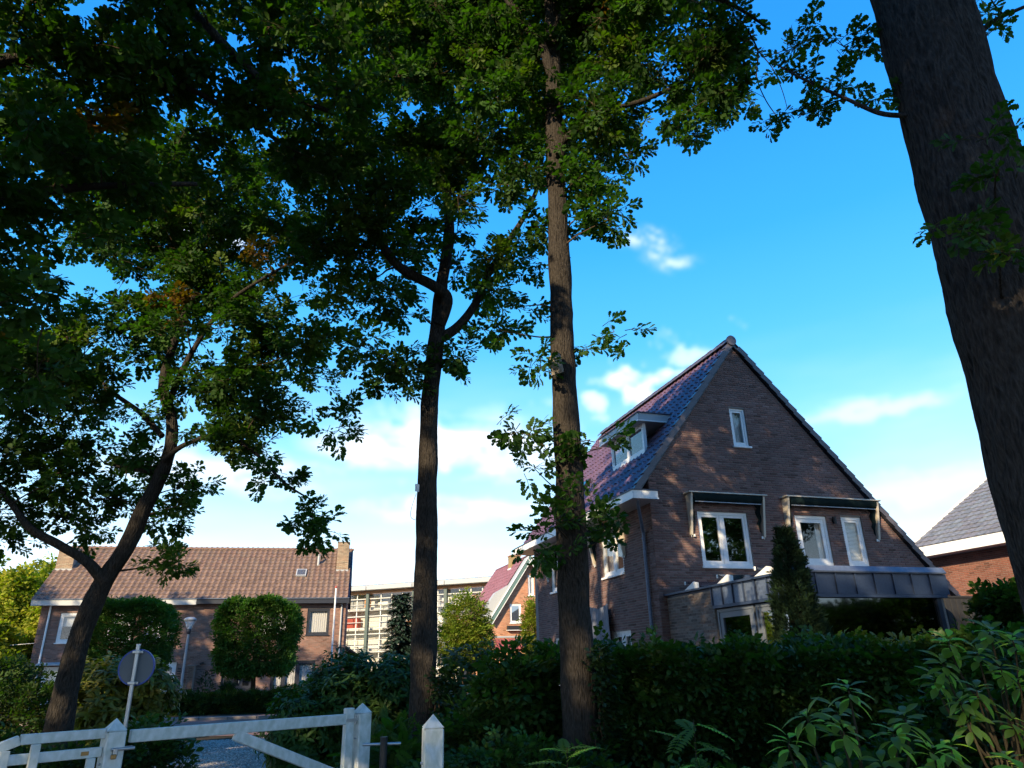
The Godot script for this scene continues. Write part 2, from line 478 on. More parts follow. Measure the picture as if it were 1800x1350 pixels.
# A wall's bricks in running bond; those nearest to `near` (in the wall's own axes) become parts of their own.
func bricks(root: Node3D, xf: Transform3D, poly: PackedVector2Array, holes: Array, y_from: float, tone: Color, spread: float, m: Material, singles := 0, near := Vector2.ZERO, pitch := 0.222, row := 0.0625, sd := 1) -> void:
	G.seed = sd
	var weather := FastNoiseLite.new(); weather.seed = sd; weather.frequency = 0.6; weather.fractal_octaves = 4
	var mesh := brick_mesh(pitch - 0.012, row - 0.0115)
	var list := []
	var y := y_from + row / 2
	var top := -1e9
	for v in poly: top = maxf(top, v.y)
	var r := 0
	while y < top:
		var cuts := []
		for i in poly.size():
			var a := poly[i]; var b := poly[(i + 1) % poly.size()]
			if (a.y > y) != (b.y > y): cuts.append(a.x + (b.x - a.x) * (y - a.y) / (b.y - a.y))
		cuts.sort()
		if cuts.size() >= 2:
			var x: float = floorf(cuts[0] / pitch) * pitch + (pitch / 2 if r % 2 else 0.0) - pitch
			while x < cuts[-1]:
				var parts := [[maxf(x + 0.006, cuts[0]), minf(x + pitch - 0.006, cuts[-1])]]
				for h in holes:
					if y > h.position.y - row * 0.3 and y < h.end.y + row * 0.3:
						var next := []
						for s in parts:
							next.append([s[0], minf(s[1], h.position.x)]); next.append([maxf(s[0], h.end.x), s[1]])
						parts = next
				for s in parts:
					if s[1] - s[0] > 0.025: list.append([(s[0] + s[1]) / 2, y, s[1] - s[0]])
				x += pitch
		y += row
		r += 1
	if singles:
		list.sort_custom(func(a, b): return Vector2(a[0], a[1]).distance_squared_to(near) < Vector2(b[0], b[1]).distance_squared_to(near))
	var xfs := []; var cols := []
	var inks := []
	for i in 10:
		var im := (m as StandardMaterial3D).duplicate()
		inks.append(im)
	for i in 10:
		var k := 1.0 + spread * (i - 4.5) / 4.5
		inks[i].albedo_color = Color(tone.r * k, tone.g * k * (0.93 + 0.014 * i), tone.b * k * (0.9 + 0.02 * i)).linear_to_srgb()
		inks[i].vertex_color_use_as_albedo = false
	for i in list.size():
		var b: Array = list[i]
		var t := xf * Transform3D(Basis(UP, G.randfn(0.0, 0.012)) * Basis(Vector3.BACK, G.randfn(0.0, 0.004)) * Basis.from_scale(v3(b[2] / (pitch - 0.012), 1, 1)), v3(b[0], b[1], G.randf_range(0.0, 0.004)))
		if i < singles:
			tinted("brick", mesh, inks[G.randi() % 10], root, t)
			continue
		var k := 1.0 + spread * clampf(G.randfn(0.0, 0.5), -1.2, 1.3)
		var h := G.randf_range(-0.1, 0.1)
		if G.randf() < 0.06: k *= 0.62
		k *= 1.0 + 0.35 * weather.get_noise_2d(b[0] * 0.9, b[1] * 0.6)
		xfs.append(t)
		cols.append(Color(tone.r * k, tone.g * k * (1.0 + h), tone.b * k * (1.0 + h * 1.4)))
	many("brickwork", mesh, m, xfs, cols, root)

func pantile(w: float, l: float, amp: float, lip: float, lichen := 0.0) -> ArrayMesh:   # x across, y up the slope, z out of it
	var st := sb()
	var n := 7
	st.set_smooth_group(1)
	var P := []
	for i in n + 1:
		var u := float(i) / n
		var h := amp * (0.5 + 0.5 * cos(TAU * (u * 0.92 + 0.02)))
		P.append(Vector2((u - 0.5) * w * 1.04, h))
	for i in n:
		var a: Vector2 = P[i]; var b: Vector2 = P[i + 1]
		if lichen > 0.0: st.set_color(Color(1, 1, 1))
		quad(st, v3(a.x, 0, a.y + lip), v3(b.x, 0, b.y + lip), v3(b.x, l, b.y), v3(a.x, l, a.y))
	st.set_smooth_group(-1)
	for i in n:
		var a: Vector2 = P[i]; var b: Vector2 = P[i + 1]
		if lichen > 0.0: st.set_color(Color(lichen, lichen, lichen * 0.95))
		quad(st, v3(a.x, 0, a.y - 0.004), v3(b.x, 0, b.y - 0.004), v3(b.x, 0, b.y + lip), v3(a.x, 0, a.y + lip))
		if lichen > 0.0: quad(st, v3(a.x, 0, a.y + lip + 0.001), v3(b.x, 0, b.y + lip + 0.001), v3(b.x, l * 0.07, b.y + lip + 0.001), v3(a.x, l * 0.07, a.y + lip + 0.001))
	return done(st)

# Rows of tiles on a slope. frame: x along the eave, y up the slope, z outwards.
func tiles(root: Node3D, frame: Transform3D, width: float, slope: float, w: float, exposure: float, mesh: ArrayMesh, tone: Color, spread: float, m: Material, singles: int, near: Vector3, skip = null, sd := 3) -> void:
	G.seed = sd
	var list := []
	for r in int(slope / exposure + 0.5):
		for c in int(width / w + 0.5):
			var p := v3((c + 0.5) * w, r * exposure, 0.0)
			if skip != null and skip.call(p): continue
			list.append(p)
	if singles: list.sort_custom(func(a, b): return (frame * a).distance_squared_to(near) < (frame * b).distance_squared_to(near))
	var inks := []
	for i in 6:
		var im := (m as StandardMaterial3D).duplicate()
		var k := 1.0 + spread * (i - 2.5) / 2.5
		im.albedo_color = Color(tone.r * k, tone.g * k, tone.b * k).linear_to_srgb()
		inks.append(im)
	var xfs := []; var cols := []
	for i in list.size():
		var t := frame * Transform3D(Basis(Vector3.RIGHT, G.randfn(0.0, 0.006)) * Basis(Vector3.BACK, G.randfn(0.0, 0.005)), list[i] + v3(G.randfn(0, 0.002), G.randfn(0, 0.004), G.randfn(0, 0.002)))
		if i < singles:
			tinted("roof_tile", mesh, inks[G.randi() % 6], root, t)
			continue
		var k := 1.0 + spread * clampf(G.randfn(0.0, 0.55), -1.2, 1.2)
		var h := G.randf_range(-0.06, 0.06)
		xfs.append(t); cols.append(Color(tone.r * k, tone.g * k * (1 + h), tone.b * k * (1 + h)))
	if xfs.size(): many("roof_tiling", mesh, m, xfs, cols, root)

func half_round(l: float, r: float, taper := 0.9) -> ArrayMesh:   # ridge tile along x
	var st := sb()
	st.set_smooth_group(1)
	var n := 10
	for i in n:
		var a := PI * i / n; var b := PI * (i + 1) / n
		var A := v3(0, sin(a), cos(a)); var B := v3(0, sin(b), cos(b))
		quad(st, A * r, A * r * taper + v3(l, 0, 0), B * r * taper + v3(l, 0, 0), B * r)
	st.set_smooth_group(-1)
	for i in n:
		var a := PI * i / n; var b := PI * (i + 1) / n
		quad(st, v3(0, sin(b), cos(b)) * r, v3(0, sin(b), cos(b)) * r * 0.86, v3(0, sin(a), cos(a)) * r * 0.86, v3(0, sin(a), cos(a)) * r)
	return done(st)

# A window in a wall frame: lights = fractions where mullions stand; returns the window part.
func window(root: Node3D, xf: Transform3D, x0: float, y0: float, w: float, h: float, lights: Array, m: Material, behind := "dark", sill := true, fw := 0.07, sash := 0.06, back := 0.035) -> MeshInstance3D:
	var st := sb()
	var z := -back
	var d := 0.09
	for q in [[x0, x0 + fw, y0, y0 + h], [x0 + w - fw, x0 + w, y0, y0 + h], [x0 + fw, x0 + w - fw, y0 + h - fw, y0 + h], [x0 + fw, x0 + w - fw, y0, y0 + fw]]:
		span(st, q[0], q[1], q[2], q[3], z - d, z)
	var edges := [0.0] + lights + [1.0]
	for l in lights:
		var mx: float = x0 + w * l
		span(st, mx - fw * 0.55, mx + fw * 0.55, y0 + fw, y0 + h - fw, z - d, z - 0.002)
	var win := obj("window", st, m, root, xf)
	for i in edges.size() - 1:
		var a: float = x0 + w * edges[i] + (fw if i == 0 else fw * 0.55) + 0.004
		var b: float = x0 + w * edges[i + 1] - (fw if i == edges.size() - 2 else fw * 0.55) - 0.004
		var c := y0 + fw + 0.004; var e := y0 + h - fw - 0.004
		var s := sb()
		for q in [[a, a + sash, c, e], [b - sash, b, c, e], [a + sash, b - sash, e - sash, e], [a + sash, b - sash, c, c + sash]]:
			span(s, q[0], q[1], q[2], q[3], z - 0.07, z - 0.014)
		obj("sash", s, m, win)
		var g := sb()
		span(g, a + sash - 0.006, b - sash + 0.006, c + sash - 0.006, e - sash + 0.006, z - 0.048, z - 0.04)
		obj("pane", g, M.glass_coated if behind == "dark" else M.glass, win)
	var inner := sb()
	if behind == "curtain":
		inner.set_smooth_group(1)
		var n := int(w / 0.035)
		for i in n:
			var xa := x0 + w * i / n; var xb := x0 + w * (i + 1) / n
			var za := z - 0.16 + 0.018 * sin(xa * 55.0); var zb := z - 0.16 + 0.018 * sin(xb * 55.0)
			quad(inner, v3(xa, y0, za), v3(xb, y0, zb), v3(xb, y0 + h, zb), v3(xa, y0 + h, za))
		obj("curtain", inner, M.curtain, win)
	elif behind == "side_curtains":
		inner.set_smooth_group(1)
		for side in [0.0, 0.72]:
			var n := 14
			for i in n:
				var xa: float = x0 + w * (side + 0.28 * i / n); var xb: float = x0 + w * (side + 0.28 * (i + 1) / n)
				var za := z - 0.16 + 0.02 * sin(xa * 60.0); var zb := z - 0.16 + 0.02 * sin(xb * 60.0)
				quad(inner, v3(xa, y0, za), v3(xb, y0, zb), v3(xb, y0 + h, zb), v3(xa, y0 + h, za))
		obj("curtain", inner, M.curtain, win)
	elif behind == "blind":
		var k := 0
		var yy := y0 + fw
		while yy < y0 + h - fw:
			box(inner, v3(x0 + w / 2, yy, z - 0.15), v3(w - 2 * fw, 0.003, 0.036), Basis(Vector3.RIGHT, 0.95))
			yy += 0.036
		obj("blind", inner, M.blind, win)
	elif behind == "half_blind":
		span(inner, x0 + fw, x0 + w - fw, y0 + h * 0.55, y0 + h, z - 0.16, z - 0.15)
		obj("blind", inner, M.blind, win)
	if sill:
		var s := sb()
		soft(s, v3(x0 + w / 2, y0 - 0.03, 0.005), v3(w + 0.08, 0.058, 0.11), 0.006)
		obj("sill", s, m, win)
	return win

func gutter_run(st: SurfaceTool, x0: float, x1: float, y: float, z: float, w: float, h: float) -> void:   # a boxed gutter along x
	span(st, x0, x1, y, y + 0.02, z - w, z)
	span(st, x0, x1, y + 0.02, y + h, z - 0.025, z)
	span(st, x0, x1, y + 0.02, y + h, z - w, z - w + 0.025)

# ------------------------------------------------------------------ the setting
func setting() -> void:
	var st := sb()
	var n := 40
	for i in n:
		for j in n:
			var x0 := -420.0 + 840.0 * i / n; var z0 := -620.0 + 840.0 * j / n
			quad(st, v3(x0, 0, z0 + 21), v3(x0 + 21, 0, z0 + 21), v3(x0 + 21, 0, z0), v3(x0, 0, z0))
	struct("ground", st, M.soil)
	var line := smoothed(V3([1.5, 0, 4, -2.4, 0, -7, -5.5, 0, -14, -7.3, 0, -19.6]), 10)
	st = sb()
	G.seed = 21
	for i in line.size() - 1:
		var a := line[i]; var b := line[i + 1]
		var d := (b - a).normalized().cross(UP)
		var wa := 1.02 + 0.08 * sin(i * 1.9); var wb := 1.02 + 0.08 * sin((i + 1) * 1.9)
		quad(st, a - d * wa + UP * 0.008, a + d * wa + UP * 0.008, b + d * wb + UP * 0.008, b - d * wb + UP * 0.008)
	struct("path", st, M.gravel_bed)
	var xfs := []; var cols := []
	for k in 16000:
		var i := G.randi() % (line.size() - 1)
		if line[i].z > -6.0: continue
		var a := line[i].lerp(line[i + 1], G.randf())
		var d := (line[i + 1] - line[i]).normalized().cross(UP)
		var s := G.randf_range(0.008, 0.024)
		xfs.append(Transform3D(Basis(v3(G.randf(), G.randf(), 0.3).normalized(), G.randf() * TAU).scaled(v3(s, s * 0.6, s * 0.8)), a + d * clampf(G.randfn(0, 0.55), -1.15, 1.15) + UP * 0.012))
		var v := G.randf_range(0.2, 0.55)
		cols.append(Color(v, v * 0.9, v * 0.8))
	var peb := SphereMesh.new(); peb.radius = 1.0; peb.height = 2.0; peb.radial_segments = 6; peb.rings = 3
	tag(many("gravel", peb, M.stone, xfs, cols), "grey brown gravel strewn over the path beyond the gate", "gravel")
	# the brick paved road across the end of the path, with its kerb
	var t := Transform3D(Basis(UP, deg_to_rad(5.0)), v3(-9, 0, -24.2))
	st = sb()
	quad(st, t * v3(-60, 0.012, 3.6), t * v3(80, 0.012, 3.6), t * v3(80, 0.012, -3.2), t * v3(-60, 0.012, -3.2))
	struct("road", st, M.paving)
	st = sb()
	for k in 70:
		soft(st, t * v3(-39.5 + k, 0.05, -3.3), v3(0.985, 0.12, 0.14), 0.012, t.basis)
	struct("kerb", st, M.mortar)
	st = sb()
	quad(st, t * v3(-60, 0.02, -3.4), t * v3(80, 0.02, -3.4), t * v3(80, 0.02, -5.6), t * v3(-60, 0.02, -5.6))
	struct("pavement", st, M.paving)
	# grass along the path
	st = sb()
	for k in 3:
		st.set_color(Color(1, 1, 1).lerp(Color(0.7, 0.8, 0.5), k / 3.0))
		var a := k * 2.1
		var d := v3(cos(a), 0, sin(a))
		var e := v3(-d.z, 0, d.x) * 0.006
		tri(st, e, -e, d * (0.03 + 0.02 * k) + UP * (0.09 + 0.02 * k))
		tri(st, -e + d * 0.02, e + d * 0.02, -d * 0.03 + UP * 0.07 + e * 3.0)
	var blade := done(st)
	xfs = []; cols = []
	for k in 26000:
		var i := G.randi() % (line.size() - 1)
		if line[i].z > -5.5: continue
		var a := line[i].lerp(line[i + 1], G.randf())
		var d := (line[i + 1] - line[i]).normalized().cross(UP)
		var off := (1.0 + absf(G.randfn(0, 0.75))) * (1.0 if G.randf() < 0.5 else -1.0)
		var s := G.randf_range(0.5, 1.3)
		xfs.append(Transform3D(Basis(UP, G.randf() * TAU).scaled(v3(s, s * G.randf_range(0.6, 1.2), s)), a + d * off))
		var v := G.randf_range(0.7, 1.25)
		cols.append(Color(0.055 * v, 0.105 * v, 0.022 * v))
	tag(many("grass", blade, M.leaf_soft, xfs, cols), "short green grass along both edges of the gravel path", "grass")

# ------------------------------------------------------------------ the tall gabled house on the right
const HOUSE_AT := Vector3(3.38, 0, -17.48)
const HOUSE_TURN := 0.30597

func slope_frame(o: Vector3, along: Vector3, up: Vector3) -> Transform3D:
	return Transform3D(Basis(along.normalized(), up.normalized(), along.cross(up).normalized()), o)

func main_house() -> void:
	var h := thing("gabled_house", "tall dark brick house with steep glazed roof, dormer and dappled gable", "house", HOUSE_AT, HOUSE_TURN)
	var tone := Color(0.232, 0.140, 0.128)
	var L := 8.75
	var gable := V2([0, 0, 9.0, 0, 9.0, 2.95, 2.98, 9.93, 0, 5.95])
	var holes := [Rect2(1.29, 3.76, 1.47, 1.36), Rect2(4.22, 3.83, 1.01, 1.30), Rect2(5.70, 3.83, 0.68, 1.31), Rect2(2.67, 6.94, 0.49, 1.08)]
	var st := sb()
	wall(st, gable, holes, 0.3)
	obj("gable_wall", st, M.mortar, h)
	bricks(h, Transform3D.IDENTITY, gable, holes, 1.0, tone, 0.24, M.brick, 180, Vector2(0.4, 3.4), 0.222, 0.0625, 11)
	# left wall: x runs from the far corner to the near one
	var side := Transform3D(Basis(v3(0, 0, 1), UP, v3(-1, 0, 0)), v3(0, 0, -L))
	var lwall := V2([0, 0, L, 0, L, 5.95, 0, 5.95])
	var lh := [Rect2(L - 3.10, 3.80, 1.36, 1.42), Rect2(L - 2.75, 1.0, 1.1, 1.35), Rect2(L - 7.35, 3.80, 1.2, 1.42), Rect2(L - 7.2, 1.0, 1.2, 1.35)]
	st = sb()
	wall(st, lwall, lh, 0.3)
	obj("side_wall", st, M.mortar, h, side)
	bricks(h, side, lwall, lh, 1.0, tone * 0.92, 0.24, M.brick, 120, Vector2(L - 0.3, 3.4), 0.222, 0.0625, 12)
	st = sb()
	span(st, 8.7, 9.0, 0, 2.6, -L, -0.32)
	obj("far_wall", st, M.mortar, h)
	st = sb()
	prism(st, gable, -L - 0.3, -L)
	obj("rear_wall", st, M.mortar, h)
	# windows
	window(h, Transform3D.IDENTITY, 1.29, 3.76, 1.47, 1.36, [0.47], M.white_paint, "dark")
	window(h, Transform3D.IDENTITY, 4.22, 3.83, 1.01, 1.30, [], M.white_paint, "side_curtains", false, 0.08, 0.1)
	window(h, Transform3D.IDENTITY, 5.70, 3.83, 0.68, 1.31, [], M.white_paint, "blind", false, 0.08)
	window(h, Transform3D.IDENTITY, 2.67, 6.94, 0.49, 1.08, [], M.white_paint, "curtain", true, 0.06, 0.05)
	window(h, side, L - 3.10, 3.80, 1.36, 1.42, [0.53], M.white_paint, "side_curtains")
	window(h, side, L - 2.75, 1.0, 1.1, 1.35, [0.5], M.white_paint, "curtain")
	window(h, side, L - 7.35, 3.80, 1.2, 1.42, [0.5], M.white_paint, "dark")
	window(h, side, L - 7.2, 1.0, 1.2, 1.35, [0.5], M.white_paint, "dark")
	# roof: boards under the tiles, both slopes
	var run := 3.55; var rise := 4.60
	var up := v3(run, rise, 0).normalized()
	var eave := v3(-0.52, 5.40, -L - 0.35)
	var f := slope_frame(eave, v3(0, 0, 1), up)      # x towards the viewer, z outwards
	f = Transform3D(Basis(v3(0, 0, 1), up, v3(0, 0, 1).cross(up)), eave)
	st = sb()
	var slen := 5.82
	for q in [[0.0, L + 0.42]]:
		var a := f * v3(q[0], 0, -0.03); var b := f * v3(q[1], 0, -0.03); var c := f * v3(q[1], slen, -0.03); var d := f * v3(q[0], slen, -0.03)
		var down := f.basis.z * -0.07
		quad(st, a, b, c, d); quad(st, d + down, c + down, b + down, a + down)
		quad(st, a + down, b + down, b, a); quad(st, b + down, c + down, c, b); quad(st, c + down, d + down, d, c); quad(st, d + down, a + down, a, d)
	var ur := v3(-6.2, 7.2, 0).normalized()
	var fr := Transform3D(Basis(v3(0, 0, -1), ur, v3(0, 0, -1).cross(ur)), v3(9.22, 2.84, 0.07))
	var rl := 9.50
	var down2 := fr.basis.z * -0.07
	var ra := fr * v3(0, 0, 0.0); var rb := fr * v3(L + 0.42, 0, 0.0); var rc := fr * v3(L + 0.42, rl, 0.0); var rd := fr * v3(0, rl, 0.0)
	quad(st, ra, rb, rc, rd); quad(st, rd + down2, rc + down2, rb + down2, ra + down2)
	quad(st, ra + down2, rb + down2, rb, ra); quad(st, rd + down2, ra + down2, ra, rd); quad(st, rb + down2, rc + down2, rc, rb)
	var roof := obj("roof", st, M.dark_paint, h)
	var glaze := Color(0.148, 0.085, 0.116)
	var pan := pantile(0.235, 0.40, 0.05, 0.034)
	var dorm := func(p: Vector3) -> bool:
		var q: Vector3 = f * p
		return q.z > -3.45 and q.z < -1.28 and q.y > 7.05 and q.y < 8.0
	tiles(roof, f, L + 0.40, slen, 0.235, 0.342, pan, glaze, 0.16, M.tile_glazed, 300, v3(0, 7, 3), dorm, 5)
	tiles(roof, fr, L + 0.40, rl, 0.235, 0.342, pan, glaze, 0.16, M.tile_glazed, 0, Vector3.ZERO, null, 6)
	# verge tiles up both edges of the gable
	for s in [0, 1]:
		var ff: Transform3D = f if s == 0 else fr
		var edge: float = L + 0.42 if s == 0 else 0.0
		var sign_: float = 1.0 if s == 0 else -1.0
		var len_: float = slen if s == 0 else rl
		for r in int(len_ / 0.342):
			var vt := sb()
			var y0 := r * 0.342; var y1 := y0 + 0.35
			var lo := 0.105; var hi := 0.066
			var xa: float = edge - 0.13 * sign_; var xb: float = edge + 0.045 * sign_
			var top := [v3(xa, y0, lo), v3(xb, y0, lo), v3(xb, y1, hi), v3(xa, y1, hi)]
			if sign_ < 0: top = [top[1], top[0], top[3], top[2]]
			var bot := []
			for p in top: bot.append(p - v3(0, 0, 0.15 if absf(p.x - xb) < 0.01 else 0.03))
			quad(vt, top[0], top[1], top[2], top[3])
			for e in 4: quad(vt, bot[e], bot[(e + 1) % 4], top[(e + 1) % 4], top[e])
			quad(vt, bot[3], bot[2], bot[1], bot[0])
			obj("verge_tile", vt, M.tile_verge, roof, ff)
	# ridge tiles and the round end cap
	var rt := half_round(0.37, 0.125)
	for i in 27:
		tinted("ridge_tile", rt, M.tile_verge, roof, Transform3D(Basis(UP, PI / 2), v3(2.98, 10.0, 0.10 - i * 0.34)))
	st = sb()
	var disc := Transform3D(Basis.IDENTITY, v3(2.98, 10.03, 0.11))
	var ring := PackedVector2Array()
	for i in 24: ring.append(Vector2(cos(TAU * i / 24), sin(TAU * i / 24)) * 0.15)
	prism(st, ring, 0.0, 0.05, disc)
	obj("ridge_end", st, M.tile_verge, roof)
	# gutter: broad boxed eaves, returned round the corner
	st = sb()
	var gx := -0.70
	span(st, gx, 0.0, 5.27, 5.30, -L - 0.4, 0.46)            # soffit
	span(st, gx, gx + 0.03, 5.302, 5.47, -L - 0.4, 0.46)     # front board
	span(st, gx + 0.032, -0.02, 5.302, 5.47, 0.43, 0.46)       # return board
	span(st, -0.05, -0.02, 5.302, 5.47, 0.012, 0.428)
	obj("gutter", st, M.white_paint, h)
	st = sb()
	span(st, gx - 0.02, gx + 0.05, 5.472, 5.497, -L - 0.42, 0.48)
	span(st, gx + 0.052, 0.0, 5.472, 5.497, 0.0, 0.48)
	obj("gutter_rim", st, M.zinc_dark, h)
	# downpipe
	st = sb()
	ring_tube(st, smoothed(V3([-0.42, 5.28, 0.18, -0.40, 5.12, 0.12, -0.14, 4.72, -0.28, -0.075, 4.52, -0.36, -0.075, 4.0, -0.37, -0.075, 2.0, -0.37, -0.075, 0, -0.37]), 5), PackedFloat32Array(range(31).map(func(_i): return 0.042)), 12)
	var dp := obj("downpipe", st, M.zinc, h)
	for y in [4.45, 3.0, 1.9]:
		st = sb()
		lathe(st, V2([0.044, -0.03, 0.052, -0.03, 0.052, 0.03, 0.044, 0.03]), v3(-0.075, y, -0.37), 16, false)
		obj("bracket", st, M.zinc, dp)
	dormer(h)
	for a in [[0.99, 3.21, 5.56, 1.06], [3.87, 6.86, 5.58, 1.05]]:
		awning(h, Transform3D.IDENTITY, a[0], a[1], a[2], a[3])
	awning(h, side, L - 3.64, L - 1.55, 5.22, 1.02)
	awning(h, side, L - 7.6, L - 5.9, 5.22, 1.02)
	st = sb()
	rod(st, v3(5.43, 4.93, 0.075), v3(5.43, 5.10, 0.075), 0.05, -1, 14)
	span(st, 5.40, 5.46, 4.98, 5.04, 0.008, 0.04)
	obj("wall_light", st, M.black_paint, h)
	# the sheet hung over the side wall
	st = sb()
	st.set_smooth_group(1)
	var cl := func(u: float, v: float) -> Vector3:
		var w := lerpf(1.30, 1.42, v)
		return v3(-0.16 - 0.05 * sin(u * 17.0) * (0.3 + v) - 0.02 * sin(u * 41.0 + v * 5.0), lerpf(3.08 - 0.10 * (1.0 - absf(u - 0.45) * 2.0), 1.0, v), -2.62 - w * u + 0.22 * v)
	for i in 34:
		for j in 16:
			var q := [cl.call(i / 34.0, j / 16.0), cl.call((i + 1) / 34.0, j / 16.0), cl.call((i + 1) / 34.0, (j + 1) / 16.0), cl.call(i / 34.0, (j + 1) / 16.0)]
			quad(st, q[0], q[1], q[2], q[3])
	var sheet := obj("hanging_sheet", st, M.tarp, null, Transform3D(Basis(UP, HOUSE_TURN), HOUSE_AT))
	tag(sheet, "blue grey cloth hung against the side wall of the gabled house", "sheet")

func dormer(h: Node3D) -> void:
	var st := sb()
	var xf := 0.66            # front face
	var z0 := -1.18; var z1 := -3.22
	var roof_y := func(x: float) -> float: return 5.40 + (x + 0.52) * 1.2958 + 0.05
	# cheeks
	for z in [z0, z1]:
		var p := V2([xf, roof_y.call(xf) - 0.1, 1.62, roof_y.call(1.62) - 0.1, 1.62, 7.82, xf, 7.82])
		prism(st, p, z - 0.03, z + 0.03)
	var d := obj("dormer", st, M.zinc_dark, h)
	st = sb()
	span(st, 0.40, 1.85, 7.80, 7.835, -3.62, -0.98)
	span(st, 0.40, 0.43, 7.836, 8.03, -3.62, -0.98)
	span(st, 0.432, 1.75, 7.836, 8.03, -1.01, -0.98)
	span(st, 0.432, 1.75, 7.836, 8.03, -3.62, -3.59)
	obj("dormer_fascia", st, M.grey_paint, d)
	st = sb()
	span(st, 0.37, 1.95, 8.032, 8.06, -3.65, -0.95)
	obj("dormer_roof", st, M.zinc_dark, d)
	st = sb()
	span(st, 0.385, 0.398, 7.795, 7.83, -3.62, -0.97)
	span(st, 0.40, 1.5, 7.795, 7.83, -0.978, -0.966)
	obj("dormer_trim", st, M.white_paint, d)
	var side := Transform3D(Basis(v3(0, 0, 1), UP, v3(-1, 0, 0)), v3(xf, 0, z1 - 0.03))
	window(h, side, 0.0, 6.96, 2.10, 0.84, [0.52], M.white_paint, "plain", true, 0.06, 0.055, -0.05)
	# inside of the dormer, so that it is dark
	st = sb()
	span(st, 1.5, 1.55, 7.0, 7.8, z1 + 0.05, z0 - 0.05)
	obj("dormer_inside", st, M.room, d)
	# roof light further along
	st = sb()
	var up := v3(3.55, 4.60, 0).normalized()
	var f := Transform3D(Basis(v3(0, 0, 1), up, v3(0, 0, 1).cross(up)), v3(0.45, 6.66, -5.6))
	box(st, v3(0, 0.3, 0.10), v3(0.7, 0.62, 0.09))
	var rl := obj("roof_light", st, M.black_paint, h, f)
	st = sb()
	box(st, v3(0, 0.3, 0.151), v3(0.58, 0.5, 0.006))
	obj("pane", st, M.glass_dark, rl)

# A drop-arm awning folded up: a top rail, the rolled cloth, side cheeks.
func awning(h: Node3D, xf: Transform3D, x0: float, x1: float, top: float, drop: float) -> void:
	var st := sb()
	soft(st, v3((x0 + x1) / 2, top - 0.015, 0.16), v3(x1 - x0 + 0.08, 0.035, 0.30), 0.006)
	var a := obj("awning", st, M.beige, h, xf)
	for s in [0, 1]:
		var x: float = x0 + 0.05 if s == 0 else x1 - 0.05
		st = sb()
		var prof := V2([0.012, -drop, 0.07, -drop, 0.27, -0.04, 0.012, -0.04])
		prism(st, prof, -0.03, 0.03, Transform3D(Basis(v3(0, 0, 1), UP, v3(-1, 0, 0)), v3(x, top, 0)))
		obj("side_cheek", st, M.beige, a)
		st = sb()
		var inx: float = x + (0.09 if s == 0 else -0.09)
		st.set_smooth_group(1)
		var rows := []
		for i in 9:
			var t := i / 8.0
			rows.append([v3(inx + 0.02 * sin(i * 1.7), lerpf(top - 0.12, top - drop + 0.10, t), lerpf(0.24, 0.05, t)), v3(inx + (0.06 + 0.05 * sin(i * 2.3)) * (1.0 if s == 0 else -1.0) * (1.0 - t * 0.5), lerpf(top - 0.12, top - drop + 0.16, t), 0.03)])
		for i in 8:
			quad(st, rows[i][0], rows[i][1], rows[i + 1][1], rows[i + 1][0])
		obj("cloth_fold", st, M.awning_cloth, a)
		st = sb()
		box(st, v3(x + (0.07 if s == 0 else -0.07), top - drop - 0.01, 0.05), v3(0.04, 0.06, 0.04))
		rod(st, v3(x, top - drop - 0.05, 0.04), v3(x, top - drop + 0.01, 0.04), 0.012)
		obj("end_fitting", st, M.white_plastic, a)
	st = sb()
	st.set_smooth_group(1)
	var n := 40
	for i in n:
		var xa := lerpf(x0 + 0.1, x1 - 0.1, float(i) / n); var xb := lerpf(x0 + 0.1, x1 - 0.1, float(i + 1) / n)
		var prof := [v3(0, top - 0.04, 0.29), v3(0, top - 0.14, 0.27), v3(0, top - 0.22, 0.20), v3(0, top - 0.24, 0.10), v3(0, top - 0.18, 0.03)]
		for k in 4:
			var sag := func(p: Vector3, x: float) -> Vector3: return v3(x, p.y - 0.012 * sin((x - x0) * 9.0) - 0.01 * sin((x - x0) * 23.0), p.z)
			quad(st, sag.call(prof[k + 1], xa), sag.call(prof[k + 1], xb), sag.call(prof[k], xb), sag.call(prof[k], xa))
	obj("cloth_roll", st, M.awning_cloth, a)
	st = sb()
	rod(st, v3(x0 + 0.14, top - 0.245, 0.235), v3(x1 - 0.14, top - 0.25, 0.235), 0.013)
	obj("front_rail", st, M.grey_paint, a)

